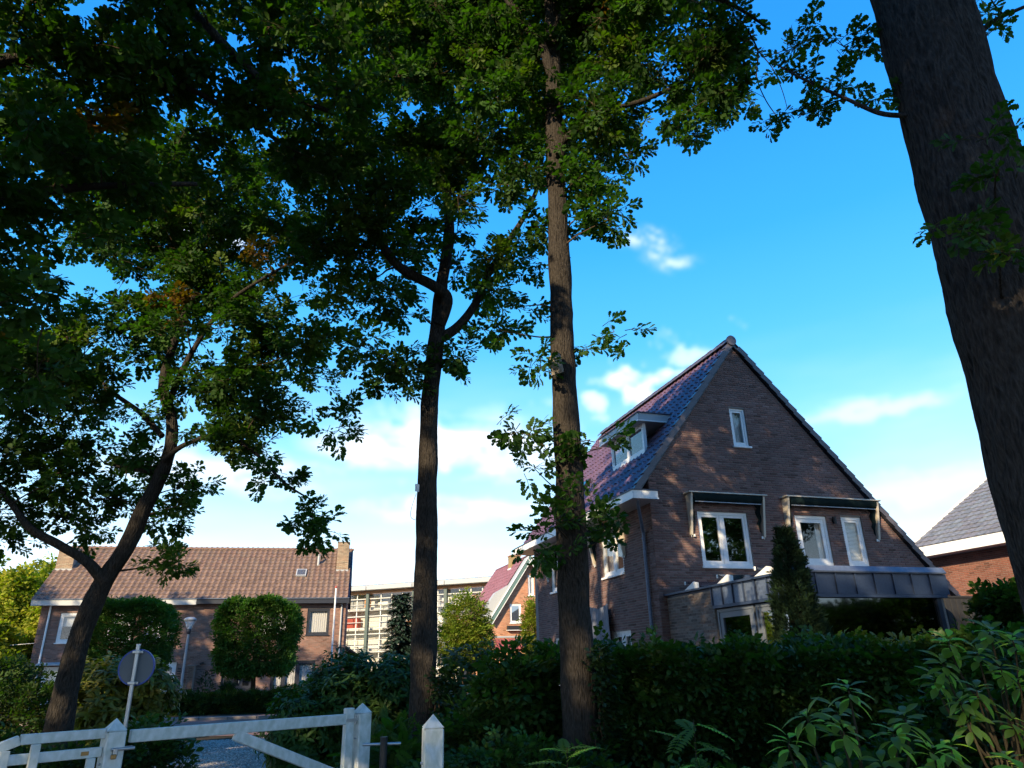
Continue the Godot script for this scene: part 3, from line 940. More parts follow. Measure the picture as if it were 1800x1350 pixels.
# ------------------------------------------------------------------ the flat-roofed extension before the gable
func extension() -> void:
	var h := thing("house_extension", "flat roofed extension with zinc seamed fascia and large dark glass front", "extension", HOUSE_AT, HOUSE_TURN)
	var x0 := 0.2; var x1 := 3.48; var D := 4.7
	var tone := Color(0.20, 0.155, 0.135)
	var side := Transform3D(Basis(v3(0, 0, 1), UP, v3(-1, 0, 0)), v3(x0, 0, 0.015))
	var poly := V2([0, 0, 1.98, 0, 1.98, 2.98, 0, 2.98])
	var st := sb()
	wall(st, poly, [], 0.25)
	obj("brick_wall", st, M.mortar, h, side)
	bricks(h, side, poly, [], 1.2, tone, 0.26, M.brick, 0, Vector2.ZERO, 0.222, 0.0625, 31)
	# fascia panels with standing seams: left side, then front
	for i in 7:
		var za := 2.0 + i * 0.386; var zb := za + 0.386
		st = sb()
		span(st, x0 - 0.03, x0 + 0.01, 2.66, 3.03, za + 0.016, zb - 0.016)
		obj("fascia_panel", st, M.zinc, h)
		st = sb()
		span(st, x0 - 0.058, x0 + 0.0, 2.66, 3.032, za - 0.015, za + 0.015)
		obj("fascia_seam", st, M.zinc_dark, h)
	for i in 8:
		var xa := x0 - 0.02 + i * 0.434; var xb := xa + 0.434
		st = sb()
		span(st, xa + 0.014, xb - 0.014, 2.66, 3.03, D - 0.02, D + 0.02)
		obj("fascia_panel", st, M.zinc_dark, h)
		st = sb()
		span(st, xa - 0.013, xa + 0.013, 2.66, 3.032, D - 0.02, D + 0.048)
		obj("fascia_seam", st, M.zinc_dark, h)
	st = sb()
	span(st, x0 - 0.09, x0 + 0.14, 3.033, 3.075, 0.01, D - 0.10)
	obj("roof_edge", st, M.zinc_dark, h)
	st = sb()
	var cap := V2([D - 0.12, 3.034, D + 0.075, 3.034, D + 0.085, 3.06, D + 0.02, 3.16, D - 0.12, 3.17])
	prism(st, cap, 0.0, x1 - x0 + 0.2, Transform3D(Basis(v3(0, 0, 1), UP, v3(-1, 0, 0)), v3(x1 + 0.12, 0, 0)))
	obj("roof_cap", st, M.zinc, h)
	st = sb()
	span(st, x0 + 0.01, x1 + 0.1, 2.94, 3.03, 0.02, D - 0.03)
	obj("flat_roof", st, M.zinc_dark, h)
	st = sb()
	span(st, x0 - 0.05, x0 + 0.1, 2.60, 2.655, 2.0, D)
	span(st, x0 + 0.102, x1 + 0.06, 2.60, 2.655, D - 0.10, D + 0.045)
	obj("lintel", st, M.zinc_dark, h)
	window(h, side, 2.02, 0.1, 1.28, 2.48, [], M.frame_grey, "dark", false, 0.06, 0.11, 0.02)
	window(h, side, 3.36, 0.1, 1.24, 2.48, [], M.frame_grey, "dark", false, 0.06, 0.08, 0.02)
	# front: one sheet of dark glass between posts
	for x in [x0 + 0.06, x1 - 0.12]:
		st = sb()
		span(st, x - 0.05, x + 0.05, 0, 2.6, D - 0.09, D)
		obj("post", st, M.dark_paint, h)
	st = sb()
	span(st, x0 + 0.115, x1 - 0.175, 0.05, 2.59, D - 0.06, D - 0.045)
	obj("glass_front", st, M.glass_tinted, h)
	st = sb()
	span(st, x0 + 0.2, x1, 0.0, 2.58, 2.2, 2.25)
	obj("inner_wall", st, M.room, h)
	st = sb()
	span(st, x0 + 0.1, x1, 0.01, 0.05, 0.1, D - 0.12)
	obj("floor", st, M.room, h)
	st = sb()
	span(st, x1 - 0.06, x1 + 0.1, 0, 2.93, 0.02, D - 0.11)
	obj("right_wall", st, M.mortar, h)
	# solar panels lying in white trays along the roof edge
	var words := ["solar panel in white tray nearest the gable corner of the flat roof", "solar panel in white tray in the middle of the flat roof edge", "solar panel in white tray next to the pointed conifer"]
	for i in 3:
		var t := thing("solar_panel", words[i], "solar panel", HOUSE_AT + Basis(UP, HOUSE_TURN) * v3(x0 + 0.2, 3.035, 0.62 + i * 1.36), HOUSE_TURN, "solar panels on the flat roof")
		st = sb()
		prism(st, V2([0, 0, 0.62, 0, 0.62, 0.07, 0.16, 0.235, 0.0, 0.20]), -0.02, 0.02, Transform3D(Basis(v3(0, 0, -1), UP, v3(1, 0, 0)), v3(0, 0, 0.5)))
		prism(st, V2([0, 0, 0.62, 0, 0.62, 0.07, 0.16, 0.235, 0.0, 0.20]), -0.02, 0.02, Transform3D(Basis(v3(0, 0, -1), UP, v3(1, 0, 0)), v3(1.35, 0, 0.5)))
		obj("end_plate", st, M.white_plastic, t)
		st = sb()
		var b := Basis(Vector3.RIGHT, deg_to_rad(16.0))
		box(st, v3(0.675, 0.185, 0.20), v3(1.30, 0.035, 0.62), b)
		obj("panel", st, M.solar, t)
		st = sb()
		rod(st, v3(0, 0.2, -0.05), v3(0, 0.275, -0.05), 0.02)
		obj("clip", st, M.white_plastic, t)

# ------------------------------------------------------------------ the long semi-detached house on the left
func left_house() -> void:
	var turn := deg_to_rad(12.0)
	var h := thing("semi_detached_house", "long brown brick house with sunlit clay tile roof and two brick chimneys", "house", v3(-17.71, 0, -40.16), turn)
	var w := Transform3D(Basis.IDENTITY, v3(0, 0, -0.4))
	var front := V2([-7.6, 0, 8.15, 0, 8.15, 5.15, -7.6, 5.15])
	var holes := [Rect2(6.05, 3.39, 1.23, 1.40), Rect2(-6.62, 3.17, 1.9, 1.49), Rect2(-2.35, 3.2, 1.53, 1.48), Rect2(3.3, 3.3, 1.9, 1.48), Rect2(-6.95, 0.25, 2.5, 1.75), Rect2(1.84, 0.03, 1.64, 2.1), Rect2(4.38, 0.45, 2.3, 1.6), Rect2(-1.7, 0.03, 1.2, 2.1), Rect2(-4.3, 3.2, 1.3, 1.48)]
	var st := sb()
	wall(st, front, holes, 0.3)
	obj("front_wall", st, M.mortar, h, w)
	bricks(h, w, front, holes, 0.0, Color(0.32, 0.185, 0.15), 0.26, M.brick_far, 0, Vector2.ZERO, 0.222, 0.0625, 41)
	for s in [0, 1]:
		var x: float = -7.6 if s == 0 else 8.15
		st = sb()
		var g := V2([0, 0, 7.2, 0, 7.2, 5.1, 3.4, 8.36, 0, 5.1])
		prism(st, g, 0.0, 0.3, Transform3D(Basis(v3(0, 0, -1), UP, v3(1, 0, 0)), v3(x if s == 0 else x - 0.3, 0, -0.702)))
		obj("side_wall", st, M.mortar, h)
		var xf := Transform3D(Basis(v3(0, 0, -1), UP, v3(1, 0, 0)), v3(x, 0, -0.41)) if s == 1 else Transform3D(Basis(v3(0, 0, 1), UP, v3(-1, 0, 0)), v3(x, 0, -7.6))
		bricks(h, xf, V2([0, 0, 7.2, 0, 7.2, 5.1, 3.6, 8.3, 0, 5.1]), [], 0.0, Color(0.32, 0.185, 0.15), 0.26, M.brick_far, 0, Vector2.ZERO, 0.222, 0.0625, 43)
	st = sb()
	span(st, -7.6, 8.15, 0, 5.1, -7.9, -7.6)
	obj("rear_wall", st, M.mortar, h)
	# roof
	var up := v3(0, 3.24, -3.77).normalized()
	var L := 16.3
	var f := Transform3D(Basis(Vector3.RIGHT, up, Vector3.RIGHT.cross(up)), v3(-7.98, 5.33, 0.02))
	var slen := 4.97
	var upb := v3(0, 3.24, 3.77).normalized()
	st = sb()
	for q in [[f, slen], [Transform3D(Basis(Vector3.LEFT, upb, Vector3.LEFT.cross(upb)), v3(-7.98 + L, 5.33, -7.54)), slen]]:
		var t: Transform3D = q[0]
		var a := t * v3(0, 0, -0.02); var b := t * v3(L, 0, -0.02); var c := t * v3(L, slen, -0.02); var d := t * v3(0, slen, -0.02)
		var dn := t.basis.z * -0.09
		quad(st, a, b, c, d); quad(st, d + dn, c + dn, b + dn, a + dn)
		quad(st, a + dn, b + dn, b, a); quad(st, b + dn, c + dn, c, b); quad(st, d + dn, a + dn, a, d)
	var roof := obj("roof", st, M.dark_paint, h)
	tiles(h, f, L, slen, 0.30, 0.34, pantile(0.30, 0.39, 0.06, 0.035), Color(0.27, 0.178, 0.135), 0.15, M.tile_clay, 300, v3(0, 5, 20), null, 44)
	var rt := half_round(0.44, 0.13)
	for i in 40:
		tinted("ridge_tile", rt, M.tile_ridge, roof, Transform3D(Basis.IDENTITY, v3(-7.98 + i * 0.408, 8.56, -3.76)))
	# chimneys with lead at the foot
	for q in [[7.42, 8.10, 6.8, 8.78, -2.0], [-7.95, -7.1, 6.8, 8.3, -2.0]]:
		var bx := Transform3D(Basis.IDENTITY, v3(0, 0, q[4]))
		st = sb()
		span(st, q[0], q[1], q[2], q[3], q[4] - 0.9, q[4])
		var ch := obj("chimney", st, M.mortar, h)
		var poly := V2([q[0], q[2], q[1], q[2], q[1], q[3], q[0], q[3]])
		bricks(ch, bx, poly, [], q[2], Color(0.44, 0.33, 0.23), 0.2, M.brick_far, 0, Vector2.ZERO, 0.222, 0.0625, 45)
		bricks(ch, Transform3D(Basis(v3(0, 0, 1), UP, v3(-1, 0, 0)), v3(q[0], 0, q[4] - 0.9)), V2([0, q[2], 0.9, q[2], 0.9, q[3], 0, q[3]]), [], q[2], Color(0.44, 0.33, 0.23), 0.2, M.brick_far, 0, Vector2.ZERO, 0.222, 0.0625, 46)
		st = sb()
		span(st, q[0] - 0.03, q[1] + 0.03, q[3], q[3] + 0.05, q[4] - 0.93, q[4] + 0.03)
		obj("chimney_cap", st, M.mortar, ch)
		st = sb()
		span(st, q[0] - 0.02, q[1] + 0.02, 6.9, 7.16, q[4] + 0.0125, q[4] + 0.03)
		obj("flashing", st, M.lead, ch)
	# eaves: white board on the left half, dark on the right
	st = sb()
	span(st, -8.0, 0.14, 5.02, 5.31, -0.38, 0.03)
	obj("eaves_board", st, M.grey_white, h)
	st = sb()
	span(st, 0.145, 8.32, 5.06, 5.31, -0.38, 0.02)
	obj("eaves_board", st, M.dark_paint, h)
	st = sb()
	span(st, -8.0, 8.32, 5.312, 5.36, -0.04, 0.08)
	obj("gutter", st, M.zinc, h)
	# roof details
	st = sb()
	rod(st, f * v3(14.3, 3.25, 0.0), f * v3(14.3, 3.25, 0.0) + UP * 0.62, 0.075, -1, 12)
	rod(st, f * v3(14.3, 3.25, 0.0) + UP * 0.62, f * v3(14.3, 3.25, 0.0) + UP * 0.66, 0.11, 0.10, 12)
	obj("vent_pipe", st, M.grey_paint, roof)
	st = sb()
	box(st, v3(13.4, 2.35, 0.09), v3(0.58, 0.66, 0.10))
	var rl := obj("roof_light", st, M.grey_paint, h, f)
	st = sb()
	box(st, v3(13.4, 2.35, 0.144), v3(0.46, 0.54, 0.008))
	obj("pane", st, M.glass_pale, rl)
	# windows
	window(h, w, 6.05, 3.39, 1.23, 1.40, [], M.dark_paint, "curtain", true, 0.08)
	window(h, w, 3.3, 3.3, 1.9, 1.48, [0.5], M.dark_paint, "curtain", true, 0.08)
	window(h, w, -6.62, 3.17, 1.9, 1.49, [0.62], M.white_paint, "half_blind", true, 0.11)
	window(h, w, -4.3, 3.2, 1.3, 1.48, [], M.white_paint, "half_blind", true, 0.1)
	window(h, w, -2.35, 3.2, 1.53, 1.48, [0.5], M.white_paint, "side_curtains", true, 0.1)
	window(h, w, -6.95, 0.25, 2.5, 1.75, [0.36], M.white_paint, "side_curtains", true, 0.12)
	window(h, w, 4.38, 0.45, 2.3, 1.6, [0.28, 0.6], M.dark_paint, "curtain", true, 0.09)
	st = sb()
	prism(st, V2([0, 0, 0.36, 0, 0.36, 0.06, 0, 0.16]), -7.2, -4.2, Transform3D(Basis(v3(0, 0, 1), UP, v3(-1, 0, 0)), v3(-11.4, 2.06, -0.398)))
	obj("lead_canopy", st, M.lead, h)
	# doors
	for q in [[1.84, 1.64, "dark_paint"], [-1.7, 1.2, "white_paint"]]:
		st = sb()
		span(st, q[0] + 0.02, q[0] + q[1] - 0.02, 0.03, 2.12, -0.56, -0.5)
		var d := obj("door", st, M[q[2]], h)
		var n := 3 if q[1] > 1.5 else 2
		for i in n:
			st = sb()
			var a: float = q[0] + 0.14 + i * (q[1] - 0.2) / n
			span(st, a, a + (q[1] - 0.2) / n - 0.16, 0.85, 1.85, -0.497, -0.49)
			obj("pane", st, M.glass_pale, d)
		st = sb()
		span(st, q[0] + 0.35, q[0] + 0.78, 0.66, 0.74, -0.497, -0.48)
		obj("letter_plate", st, M.steel, d)
		st = sb()
		rod(st, v3(q[0] + 0.92, 0.98, -0.44), v3(q[0] + 0.92, 1.12, -0.44), 0.015)
		rod(st, v3(q[0] + 0.92, 1.05, -0.49), v3(q[0] + 0.92, 1.05, -0.44), 0.012)
		obj("handle", st, M.steel, d)
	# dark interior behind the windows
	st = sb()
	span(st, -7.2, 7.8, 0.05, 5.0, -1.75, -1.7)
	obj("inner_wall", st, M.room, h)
	# wing wall between the two doors, vents, hopper, porch lamp
	st = sb()
	span(st, 0.2, 0.5, 0, 1.9, -0.398, 0.12)
	var ww := obj("wing_wall", st, M.mortar, h)
	bricks(ww, Transform3D(Basis.IDENTITY, v3(0, 0, 0.12)), V2([0.2, 0, 0.5, 0, 0.5, 1.9, 0.2, 1.9]), [], 0, Color(0.25, 0.15, 0.11), 0.2, M.brick_far, 0, Vector2.ZERO, 0.222, 0.0625, 47)
	st = sb()
	span(st, 0.16, 0.54, 1.9, 1.95, -0.398, 0.16)
	obj("coping", st, M.mortar, ww)
	for x in [-0.42, 1.32]:
		for i in 4:
			st = sb()
			span(st, x, x + 0.17, 1.36 + i * 0.125, 1.43 + i * 0.125, -0.395, -0.385)
			obj("vent_slot", st, M.black_paint, h)
	st = sb()
	lathe(st, V2([0.02, 0, 0.14, 0.03, 0.2, 0.12, 0.24, 0.22, 0.2, 0.22]), v3(1.5, 0.42, -0.2), 16)
	obj("wall_planter", st, M.black_paint, h)
	st = sb()
	box(st, v3(0.78, 2.02, -0.33), v3(0.2, 0.1, 0.12), Basis(Vector3.BACK, 0.4))
	obj("porch_lamp", st, M.black_paint, h)
	# downpipes
	for q in [[-7.15, "white_paint"], [7.92, "grey_paint"]]:
		st = sb()
		rod(st, v3(q[0], 0.0, -0.33), v3(q[0], 5.05, -0.33), 0.05, -1, 10)
		obj("downpipe", st, M[q[1]], h)
	# a white pole at the right end
	var o := thing("flagpole", "slim white pole before the right end of the semi detached house", "pole", v3(-17.71, 0, -40.16) + Basis(UP, turn) * v3(7.58, 0, 1.0), turn)
	st = sb()
	rod(st, Vector3.ZERO, v3(0, 5.78, 0), 0.055, 0.045, 10)
	obj("pole", st, M.white_paint, o)
	st = sb()
	lathe(st, V2([0.05, 5.78, 0.07, 5.80, 0.07, 5.84, 0.02, 5.9]), Vector3.ZERO, 12)
	obj("finial", st, M.brick_red, o)

# ------------------------------------------------------------------ the glass-fronted school behind
func glass_building() -> void:
	var h := thing("glass_building", "long glass fronted building with grey roof edge, green columns and white louvres", "building", v3(-9.54, 0, -65.0), deg_to_rad(-22.0))
	var x0 := -14.0; var x1 := 9.5
	var st := sb()
	span(st, x0 - 0.6, x1 + 0.6, 8.12, 8.42, -6.0, 0.9)
	obj("roof_edge", st, M.lead, h)
	st = sb()
	prism(st, V2([0.85, 8.423, 0.85, 8.5, -6.0, 9.3, -6.0, 8.423]), x0 - 0.6, x1 + 0.6, Transform3D(Basis(v3(0, 0, 1), UP, v3(-1, 0, 0)), v3(x1 + x0, 0, 0)))
	obj("roof", st, M.lead, h)
	for i in 60:
		st = sb()
		var a := v3(x0 - 0.4 + i * 0.4, 8.515, 0.86); var b := v3(x0 - 0.4 + i * 0.4, 9.315, -5.9)
		rod(st, a, b, 0.03, -1, 4)
		obj("roof_seam", st, M.lead, h)
	st = sb()
	span(st, x0, x1, 7.86, 8.115, -0.5, 0.02)
	obj("soffit_beam", st, M.orange_timber, h)
	for x in [-13.6, -8.9, -4.15, 0.58, 3.75, 8.4]:
		st = sb()
		span(st, x - 0.14, x + 0.14, 0, 7.855, 0.05, 0.34)
		obj("column", st, M.green_steel, h)
		st = sb()
		soft(st, v3(x, 8.27, 0.95), v3(0.4, 0.34, 0.1), 0.02)
		obj("gutter_box", st, M.grey_paint, h)
	var bays := [-13.6, -8.9, -4.15, 0.58, 3.75, 8.4]
	for i in bays.size() - 1:
		var a: float = bays[i] + 0.15; var b: float = bays[i + 1] - 0.15
		st = sb()
		span(st, a, b, 0.4, 7.85, -0.03, -0.015)
		obj("glass_wall", st, M.glass, h)
		for k in range(1, 4):
			st = sb()
			var x := lerpf(a, b, k / 4.0)
			span(st, x - 0.035, x + 0.035, 0.4, 7.855, -0.01, 0.04)
			obj("mullion", st, M.louvre, h)
		for k in 13:
			var y := 1.4 + k * 0.5
			var t := 0.04 if k % 3 else 0.1
			st = sb()
			box(st, v3((a + b) / 2, y, 0.12), v3(b - a, t * 0.6, 0.07), Basis(Vector3.RIGHT, 0.35))
			obj("louvre", st, M.louvre, h)
	# inside: floors, back wall, ducts, partitions
	st = sb()
	for y in [0.3, 3.0, 4.75, 6.5]: span(st, x0, x1, y, y + 0.22, -1.7, -0.4)
	obj("floor_slab", st, M.white_plastic, h)
	st = sb()
	span(st, x0, x1, 0, 8.1, -1.9, -1.7)
	obj("back_wall", st, M.room_light, h)
	G.seed = 77
	for i in 26:
		st = sb()
		var x := G.randf_range(x0 + 1, x1 - 1)
		var fl: float = [3.22, 4.97, 6.72][G.randi() % 3]
		var hh := G.randf_range(0.5, 1.15)
		soft(st, v3(x, fl + hh / 2, G.randf_range(-1.35, -0.9)), v3(G.randf_range(0.5, 2.4), hh, 0.5), 0.03)
		obj("cabinet", st, [M.white_plastic, M.orange_timber, M.grey_paint, M.white_plastic, M.brick_red, M.louvre][i % 6], h)
	for i in 8:
		st = sb()
		var x := x0 + 1.2 + i * 2.9
		rod(st, v3(x - 1.2, 7.35 - 0.3 * (i % 2), -1.2), v3(x + 1.3, 7.35 - 0.3 * (i % 2), -1.2), 0.22, -1, 12)
		obj("duct", st, M.white_plastic, h)
	st = sb()
	rod(st, v3(7.0, 8.4, -0.5), v3(7.0, 9.5, -0.5), 0.03, -1, 6)
	obj("roof_mast", st, M.grey_paint, h)
	# a lower tiled gable in front of it, just right of the semi-detached house
	var g := thing("garden_house", "low orange gable with tiled roof before the glass building", "shed", v3(-12.9, 0, -50.0), deg_to_rad(12))
	st = sb()
	prism(st, V2([-2.2, 0, 2.2, 0, 2.2, 2.35, 0.0, 3.75, -2.2, 2.35]), -4.0, 0.0)
	obj("wall", st, M.mortar_orange, g)
	bricks(g, Transform3D.IDENTITY, V2([-2.2, 0, 2.2, 0, 2.2, 2.35, 0.0, 3.75, -2.2, 2.35]), [], 0.5, Color(0.5, 0.24, 0.14), 0.15, M.brick_far, 0, Vector2.ZERO, 0.222, 0.0625, 52)
	for s in [-1.0, 1.0]:
		st = sb()
		prism(st, V2([0, 3.77, 2.55 * s, 2.15, 2.55 * s, 2.27, 0, 3.92]), -4.2, 0.3)
		obj("roof_slope", st, M.tile_ridge, g)

# ------------------------------------------------------------------ the orange brick house in the gap
func orange_house() -> void:
	var h := thing("orange_house", "sunlit orange brick gable house with purple tile roof and small chimney", "house", v3(-1.72, 0, -49.2), HOUSE_TURN)
	var ap := Vector2(2.72, 8.38)
	var gable := V2([0.05, 0, 5.4, 0, 5.4, 4.6, ap.x, ap.y, 0.05, 4.6])
	var holes := [Rect2(1.28, 4.18, 0.80, 1.22), Rect2(2.62, 5.95, 0.42, 1.35)]
	var st := sb()
	wall(st, gable, holes, 0.3)
	obj("gable_wall", st, M.mortar_orange, h)
	bricks(h, Transform3D.IDENTITY, gable, holes, 1.5, Color(0.62, 0.32, 0.20), 0.14, M.brick_far, 0, Vector2.ZERO, 0.222, 0.0625, 61)
	st = sb()
	span(st, 0.05, 0.35, 0, 4.6, -7.8, -0.31)
	obj("side_wall", st, M.render_orange, h)
	st = sb()
	prism(st, gable, -8.1, -7.8)
	obj("rear_wall", st, M.render_orange, h)
	window(h, Transform3D.IDENTITY, 1.28, 4.18, 0.80, 1.22, [], M.white_paint, "dark", true, 0.07)
	window(h, Transform3D.IDENTITY, 2.62, 5.95, 0.42, 1.35, [], M.white_paint, "curtain", true, 0.06)
	st = sb()
	soft(st, v3(1.68, 3.86, 0.15), v3(1.3, 0.26, 0.26), 0.02)
	var fb := obj("flower_box", st, M.black_paint, h)
	st = sb()
	span(st, 1.0, 2.36, 3.69, 3.727, 0.01, 0.3)
	obj("shelf", st, M.white_paint, fb)
	# roof slopes
	var up := v3(2.95, 4.32, 0).normalized()
	var f := Transform3D(Basis(v3(0, 0, 1), up, v3(0, 0, 1).cross(up)), v3(-0.25, 4.28, -8.3))
	tiles(h, f, 7.6, 5.2, 0.25, 0.33, pantile(0.25, 0.38, 0.03, 0.02), Color(0.34, 0.155, 0.20), 0.1, M.tile_clay, 0, Vector3.ZERO, null, 62)
	st = sb()
	var a := f * v3(0, 0, -0.02); var b := f * v3(8.6, 0, -0.02); var c := f * v3(8.6, 5.23, -0.02); var d := f * v3(0, 5.23, -0.02)
	var dn := f.basis.z * -0.1
	quad(st, a, b, c, d); quad(st, d + dn, c + dn, b + dn, a + dn); quad(st, b + dn, c + dn, c, b); quad(st, a + dn, b + dn, b, a)
	var ur := v3(-2.95, 4.32, 0).normalized()
	var fr := Transform3D(Basis(v3(0, 0, -1), ur, v3(0, 0, -1).cross(ur)), v3(5.7, 4.28, 0.3))
	a = fr * v3(0, 0, 0); b = fr * v3(8.6, 0, 0); c = fr * v3(8.6, 5.21, 0); d = fr * v3(0, 5.21, 0)
	dn = fr.basis.z * -0.1
	quad(st, a, b, c, d); quad(st, d + dn, c + dn, b + dn, a + dn); quad(st, d + dn, a + dn, a, d); quad(st, a + dn, b + dn, b, a)
	var roof := obj("roof", st, M.lead, h)
	var rt := half_round(0.4, 0.11)
	for i in 21:
		tinted("ridge_tile", rt, M.tile_purple, roof, Transform3D(Basis(UP, PI / 2), v3(2.72, 8.58, -0.35 - i * 0.37)))
	# barge boards: white edge over green board
	for s in [0, 1]:
		var ff: Transform3D = Transform3D(f.basis, f * v3(8.6, 0, 0)) if s == 0 else Transform3D(fr.basis, fr * v3(0, 0, 0))
		var k := 1.0 if s == 0 else -1.0
		st = sb()
		box(st, v3(0.02 * k, 2.6, -0.14), v3(0.05, 5.3, 0.22))
		obj("barge_board", st, M.green_board, roof, ff)
		st = sb()
		box(st, v3(0.03 * k, 2.6, 0.02), v3(0.09, 5.3, 0.05))
		box(st, v3(0.045 * k, 2.6, -0.27), v3(0.03, 5.3, 0.04))
		obj("barge_trim", st, M.white_paint, roof, ff)
	# zinc cheek of the low dormer by the barge
	st = sb()
	prism(st, V2([-0.35, 4.1, 1.5, 6.75, 0.4, 6.15, -0.55, 4.9]), -0.95, -0.35)
	obj("zinc_cheek", st, M.lead, h)
	# chimney
	st = sb()
	span(st, 2.35, 3.1, 7.6, 9.0, -3.7, -3.0)
	var ch := obj("chimney", st, M.brick_yellow, h)
	st = sb()
	span(st, 2.3, 3.15, 9.0, 9.08, -3.75, -2.95)
	obj("chimney_cap", st, M.mortar_orange, ch)
	st = sb()
	rod(st, v3(2.72, 9.08, -3.35), v3(2.72, 9.36, -3.35), 0.11, -1, 10)
	rod(st, v3(2.72, 9.42, -3.35), v3(2.72, 9.46, -3.35), 0.2, 0.16, 10)
	obj("flue", st, M.steel, ch)
	st = sb()
	span(st, 2.3, 2.345, 7.75, 8.15, -3.72, -2.98)
	obj("flashing", st, M.white_paint, ch)
	# tiled lean-to below the gable
	var lean := v3(0, 0.75, -1.3).normalized()
	var lf := Transform3D(Basis(Vector3.RIGHT, lean, Vector3.RIGHT.cross(lean)), v3(-0.2, 2.5, 1.35))
	tiles(h, lf, 5.4, 1.45, 0.25, 0.33, pantile(0.25, 0.38, 0.045, 0.025), Color(0.36, 0.10, 0.10), 0.16, M.tile_glazed, 0, Vector3.ZERO, null, 63)
	st = sb()
	span(st, -0.2, 5.2, 3.26, 3.36, 0.011, 0.04)
	obj("lead_strip", st, M.lead, h)
	st = sb()
	span(st, -0.1, 5.2, 0, 2.42, 1.0, 1.2)
	obj("lean_to_wall", st, M.render_orange, h)

# ------------------------------------------------------------------ the house at the right edge
func right_house() -> void:
	var at := HOUSE_AT + Basis(UP, HOUSE_TURN) * v3(14.5, 0, -6.4)
	var h := thing("neighbour_house", "red brick house with grey tile roof and broad white gutter at far right", "house", at, HOUSE_TURN)
	var up := v3(5.4, 3.25, 0).normalized()
	var f := Transform3D(Basis(v3(0, 0, 1), up, v3(0, 0, 1).cross(up)), v3(0.0, 5.42, 0.0))
	var mesh := pantile(0.33, 0.46, 0.022, 0.035, 1.75)
	tiles(h, f, 12.0, 6.3, 0.33, 0.40, mesh, Color(0.25, 0.265, 0.30), 0.14, M.tile_clay, 0, Vector3.ZERO, null, 71)
	var st := sb()
	var a := f * v3(0, 0, -0.02); var b := f * v3(12, 0, -0.02); var c := f * v3(12, 6.3, -0.02); var d := f * v3(0, 6.3, -0.02)
	var dn := f.basis.z * -0.1
	quad(st, a, b, c, d); quad(st, d + dn, c + dn, b + dn, a + dn); quad(st, b + dn, c + dn, c, b); quad(st, d + dn, a + dn, a, d)
	var ur := v3(-5.4, 3.25, 0).normalized()
	var fr := Transform3D(Basis(v3(0, 0, -1), ur, v3(0, 0, -1).cross(ur)), v3(10.8, 5.42, 12.0))
	a = fr * v3(0, 0, 0); b = fr * v3(12, 0, 0); c = fr * v3(12, 6.3, 0); d = fr * v3(0, 6.3, 0)
	dn = fr.basis.z * -0.1
	quad(st, a, b, c, d); quad(st, d + dn, c + dn, b + dn, a + dn); quad(st, d + dn, a + dn, a, d); quad(st, b + dn, c + dn, c, b)
	var roof := obj("roof", st, M.dark_paint, h)
	st = sb()
	box(st, v3(-0.06, 3.15, 0.02), v3(0.12, 6.35, 0.12))
	obj("verge_board", st, M.white_paint, roof, f)
	st = sb()
	span(st, -0.12, -0.08, 5.04, 5.40, -0.15, 12.1)
	span(st, -0.079, 0.5, 5.04, 5.07, -0.15, 12.1)
	span(st, -0.12, 0.5, 5.04, 5.38, -0.19, -0.152)
	obj("gutter", st, M.white_paint, h)
	var side := Transform3D(Basis(v3(0, 0, 1), UP, v3(-1, 0, 0)), v3(0.5, 0, 0))
	var poly := V2([0.2, 0, 11.8, 0, 11.8, 5.04, 0.2, 5.04])
	st = sb()
	wall(st, poly, [Rect2(3.0, 0.9, 2.0, 1.6)], 0.3)
	obj("side_wall", st, M.mortar, h, side)
	bricks(h, side, poly, [Rect2(3.0, 0.9, 2.0, 1.6)], 2.2, Color(0.27, 0.11, 0.08), 0.2, M.brick_far, 0, Vector2.ZERO, 0.222, 0.0625, 72)
	window(h, side, 3.0, 0.9, 2.0, 1.6, [0.5], M.white_paint, "curtain")
	st = sb()
	prism(st, V2([0.5, 0, 10.3, 0, 10.3, 5.1, 5.4, 8.5, 0.5, 5.3]), -0.0, 0.19)
	prism(st, V2([0.5, 0, 10.3, 0, 10.3, 5.1, 5.4, 8.5, 0.5, 5.3]), 11.81, 12.0)
	obj("gable_wall", st, M.mortar, h)
	# dark timber fence between the gardens
	var q := HOUSE_AT + Basis(UP, HOUSE_TURN) * v3(3.9, 0, 3.6)
	var fe := thing("garden_fence", "dark stained board fence beside the flat roofed extension", "fence", q, HOUSE_TURN)
	for i in 30:
		st = sb()
		soft(st, v3(0.08 + i * 0.155, 1.35, 0), v3(0.145, 2.7, 0.022), 0.004)
		obj("board", st, M.black_stain, fe)
	for i in 3:
		st = sb()
		soft(st, v3(0.05 + i * 2.25, 1.37, -0.07), v3(0.09, 2.74, 0.09), 0.008)
		obj("post", st, M.black_stain, fe)
	st = sb()
	span(st, 0.0, 4.7, 2.705, 2.74, -0.05, 0.03)
	obj("capping", st, M.black_stain, fe)

# ------------------------------------------------------------------ leaves
var SPRIG := {}

func leaf(st: SurfaceTool, xf: Transform3D, l: float, w: float, prof: Array, fold: float, droop: float, c: Color) -> void:   # grows along +x, faces +y
	st.set_color(c)
	st.set_smooth_group(1)
	var n := prof.size()
	var pm := []; var pa := []; var pb := []
	for i in n:
		var t := float(i) / (n - 1)
		var m := v3(l * t, -droop * l * t * t, 0)
		var hw: float = w * prof[i]
		pm.append(xf * m)
		pa.append(xf * (m + v3(0, fold * hw, hw))); pb.append(xf * (m + v3(0, fold * hw, -hw)))
	for i in n - 1:
		quad(st, pm[i], pa[i], pa[i + 1], pm[i + 1])
		quad(st, pb[i], pm[i], pm[i + 1], pb[i + 1])

